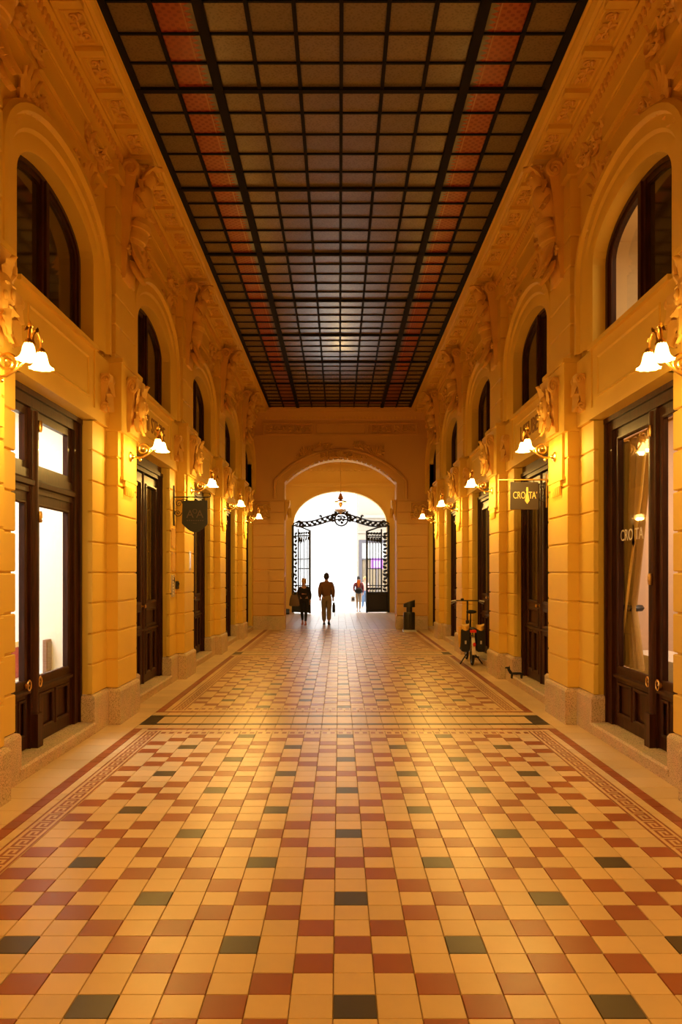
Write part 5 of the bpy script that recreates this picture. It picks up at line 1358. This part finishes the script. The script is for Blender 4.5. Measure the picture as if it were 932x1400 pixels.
    for q in 'LR':
        an = V(J['an'+q]); fd = V(J.get('ft'+q, (0,1,0))).normalized(); rt = V((fd.y,-fd.x,0)).normalized(); up = rt.cross(fd)
        m = MB(); rows = []
        for d_, w_, h_ in ((-0.07,0.030,0.05),(-0.04,0.042,0.085),(0.03,0.045,0.075),(0.10,0.048,0.05),(0.17,0.040,0.035),(0.20,0.02,0.02)):
            c_ = an + fd*d_ - up*0.085
            rows.append([tuple(c_+rt*w_*math.cos(a)+up*(h_*max(0,math.sin(a)))) for a in [2*PI*i/10 for i in range(10)]])
        m.rings(rows); m.obj('shoe', clothes['shoes'], t, smooth=60)
    return t
JM = dict(hip=(0,0,0.93), chest=(0,0.02,1.33), neck=(0,0.03,1.47), head=(0,0.055,1.59),
          shL=(-0.175,0.0,1.40), elL=(-0.225,-0.06,1.13), wrL=(-0.215,0.05,0.89), shR=(0.175,0.0,1.40), elR=(0.225,-0.05,1.13), wrR=(0.22,0.04,0.88),
          knL=(-0.085,0.10,0.50), anL=(-0.08,0.10,0.085), knR=(0.085,0.02,0.50), anR=(0.085,-0.16,0.13), ftL=(0,1,0), ftR=(0.05,0.9,-0.35))
pm = person('person', 'person with dark curly hair in a brown jacket and grey trousers walking towards the street', (-0.41, 25.45, 0), 0.0, 1.66, JM,
       dict(hair='hair_dark', curly=0.06, top='jacket_brown', legs='trousers_grey', shoes='shoe_dark', fat=0.04, legfat=0.024, hem=-0.06))
t = thing('shoulder_bag', 'black bag hanging from the right hand of the person in the brown jacket', 'bag', (-0.41+0.235, 25.45+0.04, -0.09))
m = MB(); m.rings([[(a_*math.cos(k), b_*math.sin(k), z) for k in [2*PI*i/10 for i in range(10)]] for z, a_, b_ in ((0.48,0.03,0.08),(0.50,0.05,0.12),(0.70,0.05,0.11),(0.80,0.025,0.06))]); m.obj('bag_body', 'cloth_black', t, smooth=60)
m = MB(); m.tube([(0,-0.05,0.79),(0,-0.03,0.86),(0,0.03,0.86),(0,0.05,0.79)], 0.008, 5); m.obj('handle', 'cloth_black', t); m = MB(); m.tube([(0.03,0.02,0.52),(0.035,0.02,0.36)], 0.006, 5); m.obj('loose_strap', 'bag_grey', t)
JW = dict(hip=(0,0,0.95), chest=(0,0.01,1.33), neck=(0,0.015,1.46), head=(0,0.04,1.585),
          shL=(-0.165,0,1.39), elL=(-0.225,-0.05,1.13), wrL=(-0.235,0.05,0.90), shR=(0.165,0,1.39), elR=(0.225,-0.02,1.14), wrR=(0.02,0.17,1.14),
          knL=(-0.08,0.06,0.51), anL=(-0.07,0.10,0.085), knR=(0.08,0.0,0.51), anR=(0.075,-0.14,0.12), ftL=(0,1,0), ftR=(0.0,0.95,-0.3))
person('person', 'person with blond hair dressed in black walking inwards with a tote bag', (-1.13, 25.40, 0), PI-0.1, 1.50, JW,
       dict(hair='hair_blond', long=0.35, top='cloth_black', legs='cloth_black', shoes='shoe_red', fat=0.012, legfat=0.0, hem=-0.08))
t = thing('tote_bag', 'large grey tote bag on the shoulder of the person dressed in black', 'bag', (-1.42, 25.34, 0))
m = MB(); m.rings([[(a_*math.cos(k)-0.02, b_*math.sin(k), z) for k in [2*PI*i/12 for i in range(12)]] for z, a_, b_ in ((0.60,0.13,0.05),(0.63,0.17,0.08),(0.80,0.15,0.07),(0.96,0.10,0.03))]); m.obj('bag_body', 'bag_grey', t, smooth=50)
m = MB(); m.tube([(-0.08,0,0.95),(0.04,0.02,1.18),(0.14,0.0,1.25),(0.08,-0.03,1.1),(0.06,0,0.95)], 0.010, 5); m.obj('strap', 'bag_grey', t)
J3 = dict(JM); J3.update(elL=(-0.22,-0.02,1.13), wrL=(-0.21,0.08,0.90), wrR=(0.20,0.14,0.98), knL=(-0.075,0.06,0.50), anL=(-0.06,0.06,0.085), knR=(0.075,0.02,0.50), anR=(0.06,-0.10,0.11))
person('person', 'person in a maroon jacket and orange scarf coming in from the street', (0.84, 34.3, 0), PI, 1.53, J3,
       dict(hair='hair_dark', top='maroon', legs='trousers_beige', shoes='shoe_dark', fat=0.012, legfat=0.0, hem=0.02))
t = thing('waist_bag', 'black bag worn at the waist of the person in the maroon jacket', 'bag', (0.84, 34.07, 0))
m = MB(); m.ball((0,0,0.90), 0.15, 14, 8, (1.15,0.45,0.85)); m.obj('bag_body', 'cloth_black', t, smooth=60)
m = MB(); m.tube([(-0.13,0,0.98),(-0.09,0.03,1.22)], 0.012, 5); m.tube([(0.13,0,0.98),(0.09,0.03,1.22)], 0.012, 5); m.obj('strap', 'cloth_black', t)
t = thing('scarf', 'orange scarf round the neck of the person in the maroon jacket', 'scarf', (0.84, 34.155, 0.06))
m = MB(); m.rings([[(x,0.0,z),(x2,-0.025,z),(x2,0.0,z-0.001),(x,0.01,z-0.001)] for z, x, x2 in ((1.30,-0.09,0.09),(1.20,-0.07,0.07),(1.08,-0.045,0.045),(0.99,-0.012,0.012))]); m.obj('scarf_front', 'orange_scarf', t)
t = thing('shopping_bag', 'white and grey bag held by the person in the maroon jacket', 'bag', (0.60, 34.2, 0))
m = MB(); m.box(-0.08,0.08,-0.04,0.04,0.42,0.66); m.obj('bag_body', 'facade_white', t); m = MB(); m.box(-0.055,0.055,-0.043,-0.040,0.47,0.60); m.obj('print', 'shop_frame_grey', t); m = MB(); m.tube([(-0.05,0,0.66),(-0.02,0,0.80),(0.02,0,0.80),(0.05,0,0.66)], 0.006, 5); m.obj('handle', 'facade_white', t)
J4 = dict(JW); J4.update(wrR=(0.225,0.05,0.92), elR=(0.23,-0.03,1.14))
person('person', 'person in a pale pink top and blue jeans behind the one in maroon', (1.16, 35.9, 0), PI+0.3, 1.52, J4,
       dict(hair='hair_blond', long=0.3, top='top_pink', legs='jeans', shoes='plaque_white', fat=0.015, legfat=0.01, hem=-0.05))
t = thing('crate', 'small dark crate standing on the floor behind the left gate leaf', 'crate', (-2.12, 32.0, 0))
m = MB(); m.box(-0.10,0.10,-0.12,0.12,0,0.20); m.obj('crate_body', 'black_plastic', t); m = MB(); m.box(-0.03,0.10,-0.125,-0.10,0.06,0.22); m.obj('blue_bottle', 'jeans', t)
